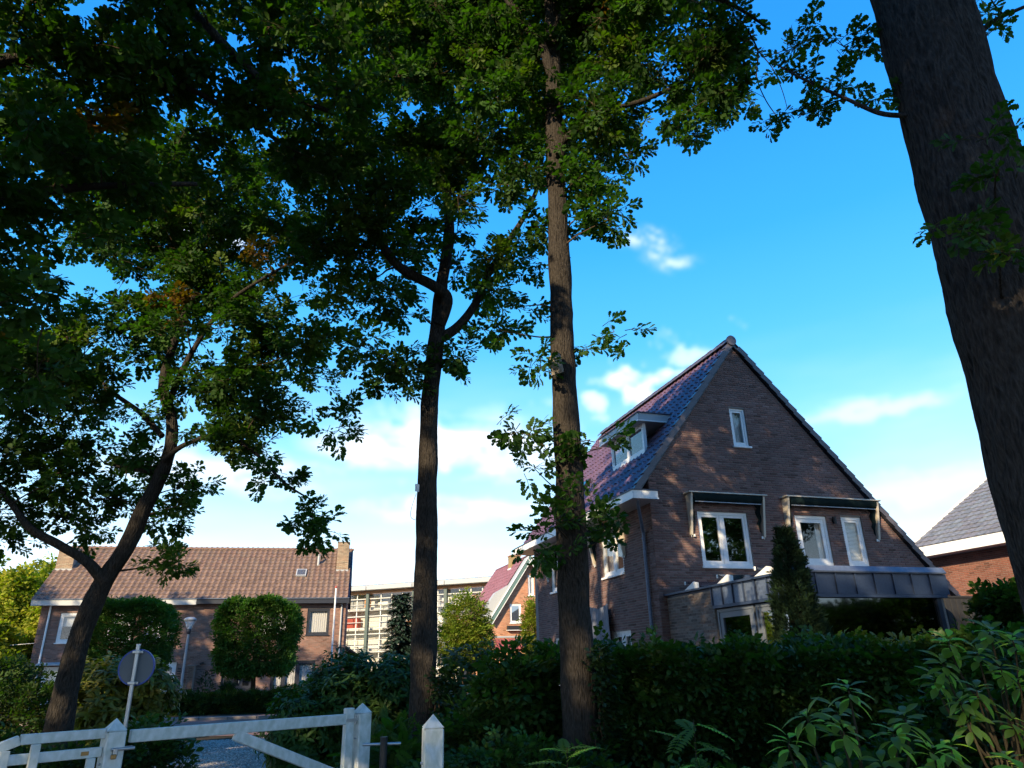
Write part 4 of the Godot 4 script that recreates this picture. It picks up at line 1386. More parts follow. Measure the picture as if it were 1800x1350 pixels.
const OAK := [0.04, 0.42, 0.26, 0.78, 0.48, 1.0, 0.62, 0.72, 0.0]
const OVAL := [0.06, 0.7, 1.0, 0.72, 0.0]
const LONG := [0.05, 0.55, 0.95, 1.0, 0.7, 0.0]
const IVY := [0.1, 0.95, 0.6, 0.75, 0.35, 0.0]

func sprig(sd: int, count: int, reach: float, l: float, w: float, prof: Array, spread := 1.0, flat := 0.6, droop := 0.25, stem := true) -> ArrayMesh:
	G.seed = sd
	var st := sb()
	for i in count:
		var t := pow((i + 0.5) / count, 0.7)
		var a := i * 2.4 + G.randf_range(-0.5, 0.5)
		var out := G.randf_range(0.2, 1.0) * spread
		var p := v3(reach * (t - 0.25), G.randf_range(-0.1, 0.12) * reach, 0) + v3(0, sin(a) * flat, cos(a)) * reach * 0.32 * out * (1.1 - 0.5 * t)
		var dir := v3(0.35 + 0.9 * t * t, sin(a) * flat + 0.1, cos(a)).normalized()
		var nrm := (UP + v3(G.randfn(0, 0.4), 0, G.randfn(0, 0.4))).normalized()
		var z := dir.cross(nrm).normalized()
		var k := G.randf_range(0.75, 1.2)
		var v := G.randf_range(0.72, 1.22)
		var y := G.randf_range(-0.1, 0.14)
		leaf(st, Transform3D(Basis(dir, z.cross(dir), z), p), l * k, w * k, prof, G.randf_range(-0.15, 0.35), droop * G.randf_range(0.2, 1.6), Color(v * (1 + y), v, v * (1 - y)))
	if stem:
		st.set_color(Color(1.1, 0.55, 0.5))
		ring_tube(st, PackedVector3Array([v3(-reach * 0.45, 0, 0), v3(0, 0.02, 0), v3(reach * 0.7, 0, 0)]), PackedFloat32Array([0.006, 0.004, 0.002]), 3, false)
	return done(st)

func whorl(sd: int, count: int, l: float, w: float, up := 0.35) -> ArrayMesh:   # leaves round a shoot that points along +y
	G.seed = sd
	var st := sb()
	for i in count:
		var a := TAU * i / count * 1.62 + G.randf_range(-0.25, 0.25)
		var u := up + G.randf_range(-0.35, 0.3)
		var dir := v3(cos(a), u, sin(a)).normalized()
		var z := dir.cross(UP).normalized()
		var k := G.randf_range(0.7, 1.15)
		var v := G.randf_range(0.75, 1.25)
		leaf(st, Transform3D(Basis(dir, z.cross(dir), z), v3(0, G.randf_range(-0.03, 0.02), 0)), l * k, w * k, LONG, 0.25, G.randf_range(0.1, 0.5), Color(v, v, v))
	st.set_color(Color(1.2, 0.9, 0.8))
	ring_tube(st, PackedVector3Array([v3(0, -l * 0.9, 0), v3(0, 0, 0)]), PackedFloat32Array([0.006, 0.004]), 3, false)
	return done(st)

func spray(sd: int, count: int, reach: float) -> ArrayMesh:   # scaly conifer spray along +x
	G.seed = sd
	var st := sb()
	for i in count:
		var t := (i + 0.5) / count
		var a := G.randf() * TAU
		var dir := v3(0.7 + 0.5 * t, sin(a) * 0.6, cos(a) * 0.8).normalized()
		var z := dir.cross(UP).normalized()
		var v := G.randf_range(0.6, 1.4)
		leaf(st, Transform3D(Basis(dir, z.cross(dir), z), v3(reach * t * 0.8, 0, 0)), reach * 0.4, reach * (0.075 if sd == 110 else 0.035), [0.5, 1.0, 0.6, 0.0], 0.1, 0.2, Color(v, v, v))
	return done(st)

func leaf_meshes() -> void:
	SPRIG.oak = sprig(101, 20, 0.26, 0.092, 0.034, OAK)
	SPRIG.oak_near = sprig(102, 17, 0.28, 0.108, 0.040, OAK)
	SPRIG.small = sprig(103, 18, 0.22, 0.062, 0.02, OVAL)
	SPRIG.bush = sprig(104, 16, 0.30, 0.085, 0.024, OVAL)
	SPRIG.far = sprig(105, 14, 0.7, 0.24, 0.085, OVAL, 1.0, 0.9, 0.3, false)
	SPRIG.ivy = sprig(106, 10, 0.17, 0.062, 0.032, IVY, 1.2, 0.5, 0.5, false)
	SPRIG.rhodo = whorl(107, 9, 0.135, 0.021)
	SPRIG.rhodo_far = whorl(108, 8, 0.16, 0.028)
	SPRIG.thuja = spray(109, 16, 0.16)
	SPRIG.spruce = spray(110, 26, 0.34)
	SPRIG.fern = fern_mesh()

func fern_mesh() -> ArrayMesh:   # a pinnate leaf along +x
	var st := sb()
	for i in 9:
		for s in [-1.0, 1.0]:
			var dir := v3(0.45, 0.05, s).normalized()
			var z := dir.cross(UP).normalized()
			leaf(st, Transform3D(Basis(dir, z.cross(dir), z), v3(0.05 + i * 0.03, 0.02 - 0.0006 * i * i, 0)), 0.075 - absf(i - 4) * 0.006, 0.016, OVAL, 0.15, 0.25, Color(1, 1, 1))
	leaf(st, Transform3D(Basis.IDENTITY, v3(0.31, -0.03, 0)), 0.06, 0.016, OVAL, 0.1, 0.3, Color(1, 1, 1))
	ring_tube(st, PackedVector3Array([v3(0, 0, 0), v3(0.15, 0.03, 0), v3(0.32, -0.03, 0)]), PackedFloat32Array([0.003, 0.002, 0.001]), 3, false)
	return done(st)

func in_ball() -> Vector3:
	var p := v3(G.randf_range(-1, 1), G.randf_range(-1, 1), G.randf_range(-1, 1))
	while p.length() > 1.0: p = v3(G.randf_range(-1, 1), G.randf_range(-1, 1), G.randf_range(-1, 1))
	return p

func turned(out := Vector3.ZERO) -> Basis:   # a random turn; +x leans outwards
	var d := (v3(G.randfn(0, 1), G.randfn(0, 0.35), G.randfn(0, 1)).normalized() + out * 0.9).normalized()
	var z := d.cross((UP + v3(G.randfn(0, 0.35), 0, G.randfn(0, 0.35))).normalized()).normalized()
	return Basis(d, z.cross(d), z)

# ------------------------------------------------------------------ trees
# limbs: [flat points, radius at foot, radius at tip]; the first is the trunk.  lobes: [x, y, z, rx, ry, (rz)] of the crown.
func oak(called: String, label: String, group: String, limbs: Array, lobes: Array, dens: float, sprig_key: String, bark: String, sd: int, hue := Color(0.047, 0.106, 0.023), size := 1.0, clump := 0.34, leafy := 1.0) -> Node3D:
	var foot := v3(limbs[0][0][0], 0, limbs[0][0][2])
	var t := thing(called, label, "tree", foot, 0.0, group)
	G.seed = sd
	var P := PackedVector3Array(); var R := PackedFloat32Array()
	var lump := FastNoiseLite.new(); lump.seed = sd; lump.frequency = 2.2; lump.fractal_octaves = 3
	for li in limbs.size():
		var raw := V3(limbs[li][0])
		for i in raw.size(): raw[i] -= foot
		var per := 16 if li == 0 else 7
		var pts := smoothed(raw, per)
		var rad := PackedFloat32Array()
		for i in pts.size():
			var u := float(i) / (pts.size() - 1)
			var r := lerpf(limbs[li][1], limbs[li][2], u)
			if li == 0: r *= 1.0 + 0.32 * exp(-maxf(pts[i].y, 0.0) * 3.0)
			rad.append(r)
		var st := sb()
		var near: bool = bark == "bark_near" and li == 0
		var f := func(p: Vector3, a: float) -> float:
			var base: float = lump.get_noise_3d(p.x * 0.7, p.y * 0.5, p.z * 0.7) * limbs[li][1] * (0.07 if near else 0.14)
			if not near: return base + (absf(sin(a * 11.0 + 5.0 * lump.get_noise_3d(p.x * 1.6, p.y * 0.9, p.z * 1.6))) * 0.010 - 0.006 if li == 0 else 0.0)
			return base + absf(sin(a * 17.0 + 2.2 * lump.get_noise_3d(p.x * 2.0, p.y * 0.8, p.z * 2.0) * 3.0)) * 0.02
		ring_tube(st, pts, rad, (120 if near else 72) if li == 0 else 14, true, f)
		obj("trunk" if li == 0 else "limb", st, M[bark], t)
		for i in range(0, pts.size(), 1):
			if li == 0 and pts[i].y < limbs[0][3]: continue
			P.append(pts[i]); R.append(rad[i])
	if lobes.is_empty(): return t
	# clumps of leaves through the crown, each carried by a branch that leaves the nearest wood below it
	var spots := []
	var lb_leafy := {}
	for lb in lobes:
		var rz: float = lb[5] if lb.size() > 5 else (lb[3] + lb[4]) * 0.55
		var n := maxi(2, int((0.4 if lb[1] > 10.9 and sd < 206 and sd != 203 and sd != 202 else 1.0) * lb[3] * lb[4] * rz / (clump * clump * clump) * 0.60 * dens))
		for i in n:
			var p := in_ball()
			p = p * (0.6 + 0.4 * p.length())
			spots.append(v3(lb[0] + p.x * lb[3], lb[1] + p.y * lb[4], lb[2] + p.z * rz) - foot)
			if lb.size() > 5 and lb[3] < 0.6: lb_leafy[spots[-1]] = 0.3 if lb[3] < 0.3 and bark == "bark_near" else 0.42
	var order := []
	for s in spots:
		var best := 1e9
		for i in P.size(): best = minf(best, P[i].distance_squared_to(s))
		order.append([best, s])
	order.sort_custom(func(a, b): return a[0] < b[0])
	var wood := sb()
	var fine := sb()
	var xfs := []; var cols := []
	for o in order:
		var s: Vector3 = o[1]
		var best := 1e9; var bi := 0
		for i in P.size():
			var d := P[i].distance_to(s) + maxf(0.0, P[i].y - s.y + 0.15) * 0.9 + (0.12 if R[i] < 0.012 else 0.0)
			if d < best: best = d; bi = i
		var a := P[bi]
		var dist := a.distance_to(s)
		var r0 := minf(R[bi] * 0.62, 0.009 + 0.014 * dist)
		var mid := a.lerp(s, 0.5) + UP * dist * G.randf_range(-0.05, 0.16) + in_ball() * dist * 0.10
		var pts := smoothed(PackedVector3Array([a, a.lerp(mid, 0.5) + in_ball() * dist * 0.05, mid, s]), 3)
		var rad := PackedFloat32Array()
		for i in pts.size(): rad.append(lerpf(r0, 0.0055, float(i) / (pts.size() - 1)))
		ring_tube(wood, pts, rad, 6 if r0 > 0.02 else 4, false)
		for i in range(2, pts.size()):
			P.append(pts[i]); R.append(rad[i])
		var tone := hue * G.randf_range(0.75, 1.25)
		if G.randf() < (0.05 if sd == 203 else 0.01): tone = Color(0.16, 0.085, 0.018)
		elif G.randf() < 0.12: tone = Color(hue.r * 1.9, hue.g * 1.35, hue.b)
		var count := int(G.randf_range(10, 18) * leafy * (lb_leafy[s] if lb_leafy.has(s) else 1.0))
		var tight := 0.5 if lb_leafy.has(s) and bark == "bark_near" else 1.0
		for i in count:
			var q := in_ball()
			q = q * (0.55 + 0.45 * q.length())
			var p := s + v3(q.x, q.y * 0.62, q.z) * clump * tight * G.randf_range(0.85, 1.3)
			var k := size * G.randf_range(0.8, 1.2) * (0.72 if tight < 1.0 else 1.0)
			var b := turned((p - s).normalized())
			if i % 3 == 0: ring_tube(fine, PackedVector3Array([s, s.lerp(p, 0.6) + in_ball() * 0.04, p]), PackedFloat32Array([0.005, 0.0035, 0.002]), 3, false)
			xfs.append(Transform3D(b.scaled(Vector3.ONE * k), p))
			var v := G.randf_range(0.8, 1.2)
			cols.append(Color(tone.r * v, tone.g * v, tone.b * v))
	var bo := obj("branches", wood, M.twig if bark != "bark_near" else M.bark, t)
	bo.set_meta("kind", "stuff")
	var tw := obj("twigs", fine, M.twig, t)
	tw.set_meta("kind", "stuff")
	many("crown", SPRIG[sprig_key], M.leaf, xfs, cols, t)
	return t

func shifted(o: Node3D, called: String, label: String, at: Vector3, turn: float, scale := 1.0) -> Node3D:
	var c: Node3D = o.duplicate()
	c.name = numbered(called)
	add_child(c)
	c.position = at
	c.rotation.y = turn
	c.scale = Vector3.ONE * scale
	c.set_meta("label", label)
	return c

func oaks() -> void:
	var row := "tall oaks along the lane"
	oak("oak_tree", "leaning forked oak with dark curved trunk behind the white fence panel", row, [
		[[-6.5, -0.1, -11, -6.52, 1.05, -11, -6.5, 1.7, -11, -6.42, 2.35, -11, -6.25, 2.92, -11, -6.02, 3.4, -11, -5.86, 3.95, -11, -5.68, 4.45, -11, -5.58, 5.01, -11, -5.66, 5.55, -11, -5.87, 6.1, -11, -5.8, 7.0, -11, -5.6, 8.2, -11.2], 0.18, 0.05, 3.0],
		[[-6.22, 2.88, -10.95, -6.45, 3.17, -10.8, -6.89, 3.43, -10.7, -7.28, 3.65, -10.6, -7.67, 4.04, -10.6, -8.3, 4.7, -10.6], 0.09, 0.03],
		[[-5.72, 5.7, -10.95, -5.38, 6.6, -10.8, -4.91, 7.5, -10.8, -4.18, 8.1, -10.8, -3.41, 8.6, -10.8], 0.055, 0.015],
		[[-5.6, 4.75, -10.9, -5.2, 4.95, -10.7, -4.59, 5.05, -10.6, -4.03, 4.75, -10.5, -3.44, 4.2, -10.4, -2.95, 3.9, -10.3], 0.045, 0.012],
		[[-5.75, 5.2, -11.0, -6.3, 5.7, -11.2, -7.0, 6.2, -11.3, -7.6, 6.9, -11.4], 0.05, 0.02],
		[[-5.62, 4.6, -11.0, -6.1, 4.7, -11.3, -6.9, 4.9, -11.5], 0.05, 0.02]],
		[[-7.45, 6.42, -11, 1.4, 1.1], [-7.83, 5.12, -11, 0.9, 1.0], [-6.86, 4.5, -11.5, 0.95, 0.8], [-5.16, 6.68, -11, 1.1, 0.85], [-4.37, 5.55, -10.8, 0.84, 0.6], [-4.63, 4.7, -10.8, 0.6, 0.45], [-3.84, 4.3, -10.5, 0.52, 0.36], [-3.01, 3.74, -10.3, 0.42, 0.42], [-7.2, 3.8, -11, 0.8, 0.36], [-5.4, 3.3, -11.4, 0.5, 0.24], [-4.15, 7.31, -11, 0.75, 0.6], [-5.61, 9.5, -12, 1.5, 1.0], [-6.74, 7.63, -11.5, 1.2, 1.0], [-5.0, 5.8, -11.2, 0.9, 0.7], [-5.6, 8.3, -11.5, 1.0, 0.7], [-7.0, 10.5, -12, 2.2, 1.6], [-4.2, 11.0, -12, 1.8, 1.5], [-4.6, 8.0, -11.3, 1.0, 0.6], [-3.5, 6.5, -11.2, 0.7, 0.6], [-3.9, 7.2, -11.0, 0.9, 0.5], [-5.9, 4.4, -11.4, 0.9, 0.5], [-8.2, 4.0, -11.2, 0.9, 0.6], [-4.9, 5.1, -11.0, 0.7, 0.45], [-4.1, 4.9, -10.7, 0.5, 0.4], [-6.6, 5.4, -11.3, 0.8, 0.5], [-8.3, 5.6, -11.0, 0.9, 0.8], [-8.4, 6.7, -11.0, 1.0, 0.9], [-8.6, 4.9, -11.0, 0.8, 0.8], [-8.0, 3.9, -10.9, 0.8, 0.4], [-5.0, 4.3, -10.9, 0.5, 0.35]],
		0.85, "oak", "bark", 201)
	oak("oak_tree", "oak with slender straight trunk forking into two limbs, small white card on it", row, [
		[[-1.27, -0.1, -10, -1.26, 0.6, -10, -1.25, 2.1, -10, -1.25, 3.64, -10, -1.26, 4.83, -10, -1.22, 5.75, -10, -1.15, 6.6, -10, -1.1, 7.3, -10, -1.0, 8.6, -10.1, -1.2, 10.5, -10.2], 0.185, 0.07, 5.8],
		[[-1.12, 6.6, -9.95, -0.99, 6.95, -9.8, -1.16, 7.12, -9.7, -1.74, 7.45, -9.6, -2.13, 8.07, -9.6, -2.49, 8.68, -9.6, -2.86, 9.26, -9.6, -3.36, 9.63, -9.6, -3.95, 9.76, -9.6], 0.10, 0.025],
		[[-1.16, 6.35, -10, -0.85, 6.55, -10, -0.56, 6.96, -10, -0.33, 7.53, -10, -0.04, 8.06, -10, 0.36, 8.78, -10, 0.7, 9.8, -10.1], 0.085, 0.03]],
		[[-2.36, 8.85, -9.6, 1.2, 1.2], [-1.15, 7.96, -9.8, 0.8, 0.9], [-0.33, 7.97, -10.2, 0.72, 0.95], [-2.35, 7.52, -9.9, 1.0, 0.9], [-1.73, 6.58, -9.7, 0.75, 0.5], [-0.34, 6.85, -10.1, 0.5, 0.38], [-2.23, 5.95, -9.8, 0.75, 0.55], [-2.5, 5.1, -9.7, 0.36, 0.4], [-1.69, 5.95, -9.9, 0.42, 0.45], [-0.87, 5.93, -10, 0.2, 0.3], [-0.92, 9.74, -10.2, 1.0, 1.1], [-1.92, 10.35, -10, 1.2, 1.1], [-1.4, 12.3, -10.3, 2.2, 1.6], [-2.0, 14.0, -9.6, 2.5, 1.6], [-0.3, 13.4, -9.2, 1.9, 1.4], [-2.9, 6.6, -10.0, 0.6, 0.55], [-3.1, 7.7, -10.0, 0.8, 0.6]],
		0.68, "oak", "bark", 202)
	oak("oak_tree", "tall straight oak in the middle with leafy shoots and a pale pouch on its trunk", row, [
		[[0.66, -0.1, -8.5, 0.66, 0.6, -8.5, 0.66, 2.0, -8.5, 0.67, 3.3, -8.5, 0.68, 4.76, -8.5, 0.70, 6.43, -8.5, 0.73, 8.76, -8.5, 0.76, 10.3, -8.5, 0.78, 11.8, -8.5, 0.8, 13.9, -8.5, 0.9, 16.5, -8.5], 0.215, 0.08, 2.5],
		[[0.76, 10.0, -8.45, 0.57, 10.6, -8.3, 0.27, 11.15, -8.3, -0.04, 11.83, -8.3, -0.5, 12.64, -8.3], 0.09, 0.04],
		[[0.76, 8.75, -8.45, 1.05, 9.0, -8.4, 1.37, 9.2, -8.3, 2.06, 9.35, -8.2, 2.7, 9.6, -8.1], 0.06, 0.025],
		[[0.78, 11.2, -8.5, 1.4, 11.6, -8.4, 2.3, 11.5, -8.2, 3.3, 11.0, -7.9, 3.9, 10.3, -7.8], 0.09, 0.015],
		[[3.6, 10.4, -7.85, 3.72, 9.9, -7.85, 3.63, 9.4, -7.85, 3.7, 8.95, -7.85, 3.84, 8.6, -7.85], 0.014, 0.005],
		[[3.72, 9.9, -7.85, 3.86, 9.5, -7.8, 3.93, 9.1, -7.8, 3.95, 8.75, -7.8], 0.009, 0.004],
		[[3.76, 9.75, -7.83, 4.0, 9.72, -7.7, 4.2, 9.78, -7.6], 0.007, 0.003]],
		[[1.06, 11.28, -8.5, 1.5, 1.4], [2.61, 10.76, -8.2, 1.25, 1.1], [3.7, 10.45, -7.8, 0.75, 0.55], [2.6, 9.5, -8.3, 0.85, 0.7], [1.49, 9.25, -8.6, 0.85, 1.0], [0.28, 9.7, -8.8, 1.0, 1.2], [-0.43, 11.19, -8.6, 1.0, 1.1], [1.27, 7.75, -8.4, 0.42, 0.5], [0.4, 8.2, -8.6, 0.5, 0.6], [1.1, 8.3, -8.4, 0.5, 0.6], [1.3, 7.3, -8.4, 0.36, 0.4], [0.45, 7.3, -8.7, 0.35, 0.4], [0.07, 8.59, -9.2, 0.55, 0.6], [3.2, 9.1, -8, 0.35, 0.6], [2.75, 8.75, -8.3, 0.4, 0.4], [3.4, 9.7, -7.9, 0.5, 0.45], [1.0, 13.6, -8.5, 2.6, 1.6], [3.0, 12.6, -8.2, 1.6, 1.2],
			[1.19, 5.84, -8.4, 0.36, 0.6, 0.3], [0.1, 5.85, -8.7, 0.36, 0.4, 0.3], [0.41, 5.25, -8.4, 0.16, 0.25, 0.2], [0.2, 4.2, -8.3, 0.34, 0.28, 0.3], [0.25, 3.72, -8.2, 0.32, 0.36, 0.3], [0.98, 3.94, -8.3, 0.17, 0.5, 0.25], [0.61, 3.2, -8.05, 0.26, 0.28, 0.2], [0.38, 2.77, -8.1, 0.25, 0.2, 0.25], [1.0, 3.1, -8.2, 0.18, 0.22, 0.2]],
		0.68, "oak", "bark", 203, Color(0.047, 0.106, 0.023), 1.0, 0.32)
	oak("oak_tree", "thick ridged oak trunk filling the right edge of the view", row, [
		[[3.47, -0.1, -4.4, 3.47, 0.5, -4.4, 3.46, 2.07, -4.4, 3.47, 3.16, -4.4, 3.49, 4.49, -4.4, 3.53, 6.77, -4.4, 3.56, 8.5, -4.4, 3.6, 12.0, -4.4], 0.40, 0.29, 3.0],
		[[3.3, 5.5, -4.35, 3.05, 5.65, -4.5, 2.85, 5.9, -4.6, 2.6, 6.35, -4.8, 2.45, 6.7, -4.95], 0.022, 0.007],
		[[3.8, 6.2, -4.3, 4.0, 6.4, -4.3, 4.4, 6.6, -4.3], 0.03, 0.01]],
		[[2.9, 5.9, -4.6, 0.36, 0.28, 0.35], [2.72, 6.4, -4.9, 0.34, 0.22, 0.35], [2.55, 6.05, -4.8, 0.31, 0.2, 0.3], [3.0, 6.6, -4.7, 0.36, 0.3, 0.4], [2.6, 6.9, -5.0, 0.4, 0.2, 0.4], [3.12, 4.4, -3.75, 0.12, 0.38, 0.15], [2.98, 4.2, -3.85, 0.12, 0.09, 0.12], [3.06, 3.9, -3.75, 0.08, 0.22, 0.12], [4.05, 6.5, -4.4, 0.2, 0.22, 0.2], [3.9, 6.85, -4.4, 0.22, 0.2, 0.2],
			[3.6, 11.5, -4.2, 2.6, 1.8], [4.8, 10.3, -3.6, 1.8, 1.4], [5.2, 12.4, -5.2, 1.8, 1.5]],
		0.75, "oak_near", "bark_near", 204, Color(0.047, 0.106, 0.023), 0.8, 0.26)
	oak("oak_tree", "near oak whose large leaved boughs fill the upper left corner", row, [
		[[-6.8, -0.1, -5.6, -6.75, 1.5, -5.6, -6.7, 3.0, -5.6, -6.6, 5.0, -5.7, -6.4, 7.5, -5.8, -6.2, 10.0, -6.0, -6.0, 13, -6.2], 0.3, 0.12, 3.2],
		[[-6.3, 9.2, -5.95, -5.6, 10.2, -6.4, -5.0, 10.7, -6.9, -4.19, 9.9, -7.0, -3.48, 9.1, -7.1, -2.99, 8.7, -7.2, -2.3, 8.5, -7.4], 0.10, 0.03],
		[[-6.55, 5.6, -5.75, -5.8, 6.0, -6.0, -5.0, 6.4, -6.2, -4.3, 6.7, -6.5, -3.7, 7.0, -6.9], 0.08, 0.02],
		[[-6.6, 4.4, -5.7, -5.9, 4.8, -5.9, -5.2, 5.0, -6.0, -4.5, 4.8, -6.0], 0.06, 0.015],
		[[-6.4, 7.6, -5.8, -5.6, 8.3, -6.2, -4.8, 8.7, -6.6, -3.9, 8.6, -7.2, -3.0, 8.4, -8.0], 0.09, 0.02]],
		[[-5.76, 8.64, -6.5, 1.05, 1.4], [-4.67, 8.73, -6.8, 1.0, 1.25], [-4.94, 6.45, -6.2, 0.95, 1.0], [-4.56, 5.02, -6, 0.7, 0.7], [-4.28, 6.89, -6.8, 0.8, 0.9], [-3.7, 9.62, -7.2, 1.0, 1.1], [-2.71, 9.19, -7.4, 0.8, 1.0], [-2.06, 10.12, -7.8, 0.9, 0.9], [-3.3, 10.4, -7.4, 0.8, 0.7], [-5.6, 4.5, -6.0, 0.6, 0.6], [-3.63, 8.41, -7.6, 0.9, 0.85], [-4.5, 4.1, -6, 0.36, 0.4], [-2.78, 8.44, -8.5, 0.7, 0.8], [-4.01, 7.79, -8, 0.7, 0.75], [-6.0, 5.2, -5.8, 0.9, 1.0], [-5.8, 6.9, -6, 0.9, 0.9], [-5.2, 11.4, -6.5, 2.0, 1.4], [-2.6, 11.6, -7.5, 1.6, 1.2], [-3.8, 9.4, -3.2, 1.6, 1.2], [-5.2, 10.2, -4.2, 1.7, 1.3]],
		0.6, "oak_near", "bark", 205, Color(0.047, 0.106, 0.023), 1.0, 0.34)
	# more of the same row, behind and to the left of where the picture is taken from
	var g := oak("oak_tree", "round crowned oak behind the viewpoint, first to the left of the path", row, [
		[[-3, -0.1, 6, -3, 2, 6, -2.9, 5, 6.1, -2.9, 9, 6, -2.8, 13, 6], 0.28, 0.08, 4.0],
		[[-2.95, 5, 6.05, -4.2, 6.8, 6.6, -5.2, 8.2, 7], 0.12, 0.04],
		[[-2.95, 5.6, 6.05, -1.8, 7.4, 5.4, -1.0, 9, 5], 0.12, 0.04]],
		[[-3, 10.5, 6, 2.9, 3.6, 2.9], [-4.6, 8.2, 6.8, 1.9, 1.6, 1.9], [-1.4, 8.0, 5.2, 1.9, 1.6, 1.9], [-2.6, 7.6, 7.6, 1.7, 1.3, 1.7], [-3.4, 7.4, 4.4, 1.7, 1.3, 1.7]],
		0.85, "oak", "bark", 206, Color(0.047, 0.106, 0.023), 1.5, 0.62)
	var more := [[-9.5, 3.5, "second"], [-14.5, -1.5, "third"], [-8.5, 11, "fourth"], [-2.5, 14, "fifth"], [-15, 6, "sixth"], [-20, -7, "seventh"], [3.5, 9, "eighth"], [-21, -13, "ninth"], [21, -8, "tenth"], [25, -2, "eleventh"], [13, 3, "twelfth"], [-23, -18.5, "thirteenth"], [-29, -21, "fourteenth"], [-35.5, -21, "fifteenth"]]
	for i in more.size():
		shifted(g, "oak_tree", "round crowned oak behind the viewpoint, %s in from the path" % more[i][2], v3(more[i][0], 0, more[i][1]), i * 1.3 + 0.7, 1.12 if i >= 11 else 0.92 + 0.09 * (i % 3))

# ------------------------------------------------------------------ shrubs and hedges
# lobes: [x, y, z, rx, ry, rz, count] round `at`; stems run from the foot into each lobe.
func bush(called: String, label: String, category: String, group: String, at: Vector3, lobes: Array, key: String, m: Material, hue: Color, size: float, sd: int, inner := 0.5, stem := 0.02, upright := false, part := "foliage") -> Node3D:
	var t := thing(called, label, category, at, 0.0, group)
	G.seed = sd
	var xfs := []; var cols := []
	var wood := sb()
	for lb in lobes:
		var c := v3(lb[0], lb[1], lb[2])
		for s in 5:
			var tip := c + v3(G.randf_range(-0.6, 0.6) * lb[3], G.randf_range(-0.2, 0.6) * lb[4], G.randf_range(-0.6, 0.6) * lb[5])
			var foot := v3(c.x * 0.6 + G.randf_range(-0.1, 0.1), 0, c.z * 0.6 + G.randf_range(-0.1, 0.1))
			var mid := foot.lerp(tip, 0.55) + v3(G.randf_range(-0.1, 0.1), 0, G.randf_range(-0.1, 0.1))
			var pts := smoothed(PackedVector3Array([foot, mid, tip]), 4)
			var rad := PackedFloat32Array()
			for i in pts.size(): rad.append(lerpf(stem, stem * 0.25, float(i) / (pts.size() - 1)))
			ring_tube(wood, pts, rad, 5, false)
		var tone := 1.0
		for i in int(lb[6]):
			if i % 9 == 0: tone = G.randf_range(0.7, 1.3)
			var d := in_ball().normalized()
			var r := lerpf(inner, 1.0, pow(G.randf(), 0.6)) * (0.92 + 0.14 * sin(d.x * 7.0 + sd) * cos(d.z * 6.0 + d.y * 5.0))
			var p := c + v3(d.x * lb[3], d.y * lb[4], d.z * lb[5]) * r
			if p.y < 0.02: continue
			var k := size * G.randf_range(0.75, 1.25)
			var b := turned(d)
			if upright:
				var u := (d * 0.8 + UP * 0.7 + in_ball() * 0.4).normalized()
				var x := u.cross(v3(0.3, 0.1, 1)).normalized()
				b = Basis(x, u, x.cross(u)) * Basis(UP, G.randf() * TAU)
			xfs.append(Transform3D(b.scaled(Vector3.ONE * k), p))
			var v := tone * G.randf_range(0.8, 1.2)
			var y := G.randf_range(-0.08, 0.1)
			cols.append(Color(hue.r * v * (1 + 2 * y), hue.g * v, hue.b * v))
	var w := obj("stems", wood, M.twig, t)
	w.set_meta("kind", "stuff")
	many(part, SPRIG[key], m, xfs, cols, t)
	return t

func hedge(called: String, label: String, at: Vector3, turn: float, len_: float, high: float, deep: float, key: String, m: Material, hue: Color, count: int, size: float, sd: int) -> Node3D:
	var t := thing(called, label, "hedge", at, turn)
	G.seed = sd
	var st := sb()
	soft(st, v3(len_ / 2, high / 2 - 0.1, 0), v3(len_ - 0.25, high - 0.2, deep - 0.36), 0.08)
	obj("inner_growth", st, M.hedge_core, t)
	var n := FastNoiseLite.new(); n.seed = sd; n.frequency = 0.9; n.fractal_octaves = 3
	var xfs := []; var cols := []
	for i in count:
		var q := G.randf()
		var p: Vector3; var d: Vector3
		if q < 0.62:
			p = v3(G.randf() * len_, pow(G.randf(), 0.8) * high, deep / 2); d = v3(0, 0.15, 1)
		elif q < 0.9:
			p = v3(G.randf() * len_, high, G.randf_range(-0.5, 0.5) * deep); d = v3(0, 1, 0.2)
		elif q < 0.96:
			p = v3(G.randf() * len_, G.randf() * high, -deep / 2); d = v3(0, 0.1, -1)
		else:
			p = v3(0.0 if G.randf() < 0.5 else len_, G.randf() * high, G.randf_range(-0.5, 0.5) * deep); d = v3(signf(p.x - 0.5), 0.1, 0)
		var bulge := n.get_noise_3d(p.x * 1.6, p.y * 1.6, p.z * 1.6)
		p += d * (bulge * 0.22 - absf(G.randfn(0, 0.09)) + 0.05)
		if G.randf() < 0.03: p += d * G.randf_range(0.05, 0.2)
		if q >= 0.62 and q < 0.9: p.y += absf(G.randfn(0, 0.035))
		var b := turned(d)
		xfs.append(Transform3D(b.scaled(Vector3.ONE * size * G.randf_range(0.7, 1.3)), p))
		var v := G.randf_range(0.6, 1.3) * (1.0 + 0.5 * bulge)
		cols.append(Color(hue.r * v * G.randf_range(0.85, 1.25), hue.g * v, hue.b * v))
	many("foliage", SPRIG[key], m, xfs, cols, t)
	return t

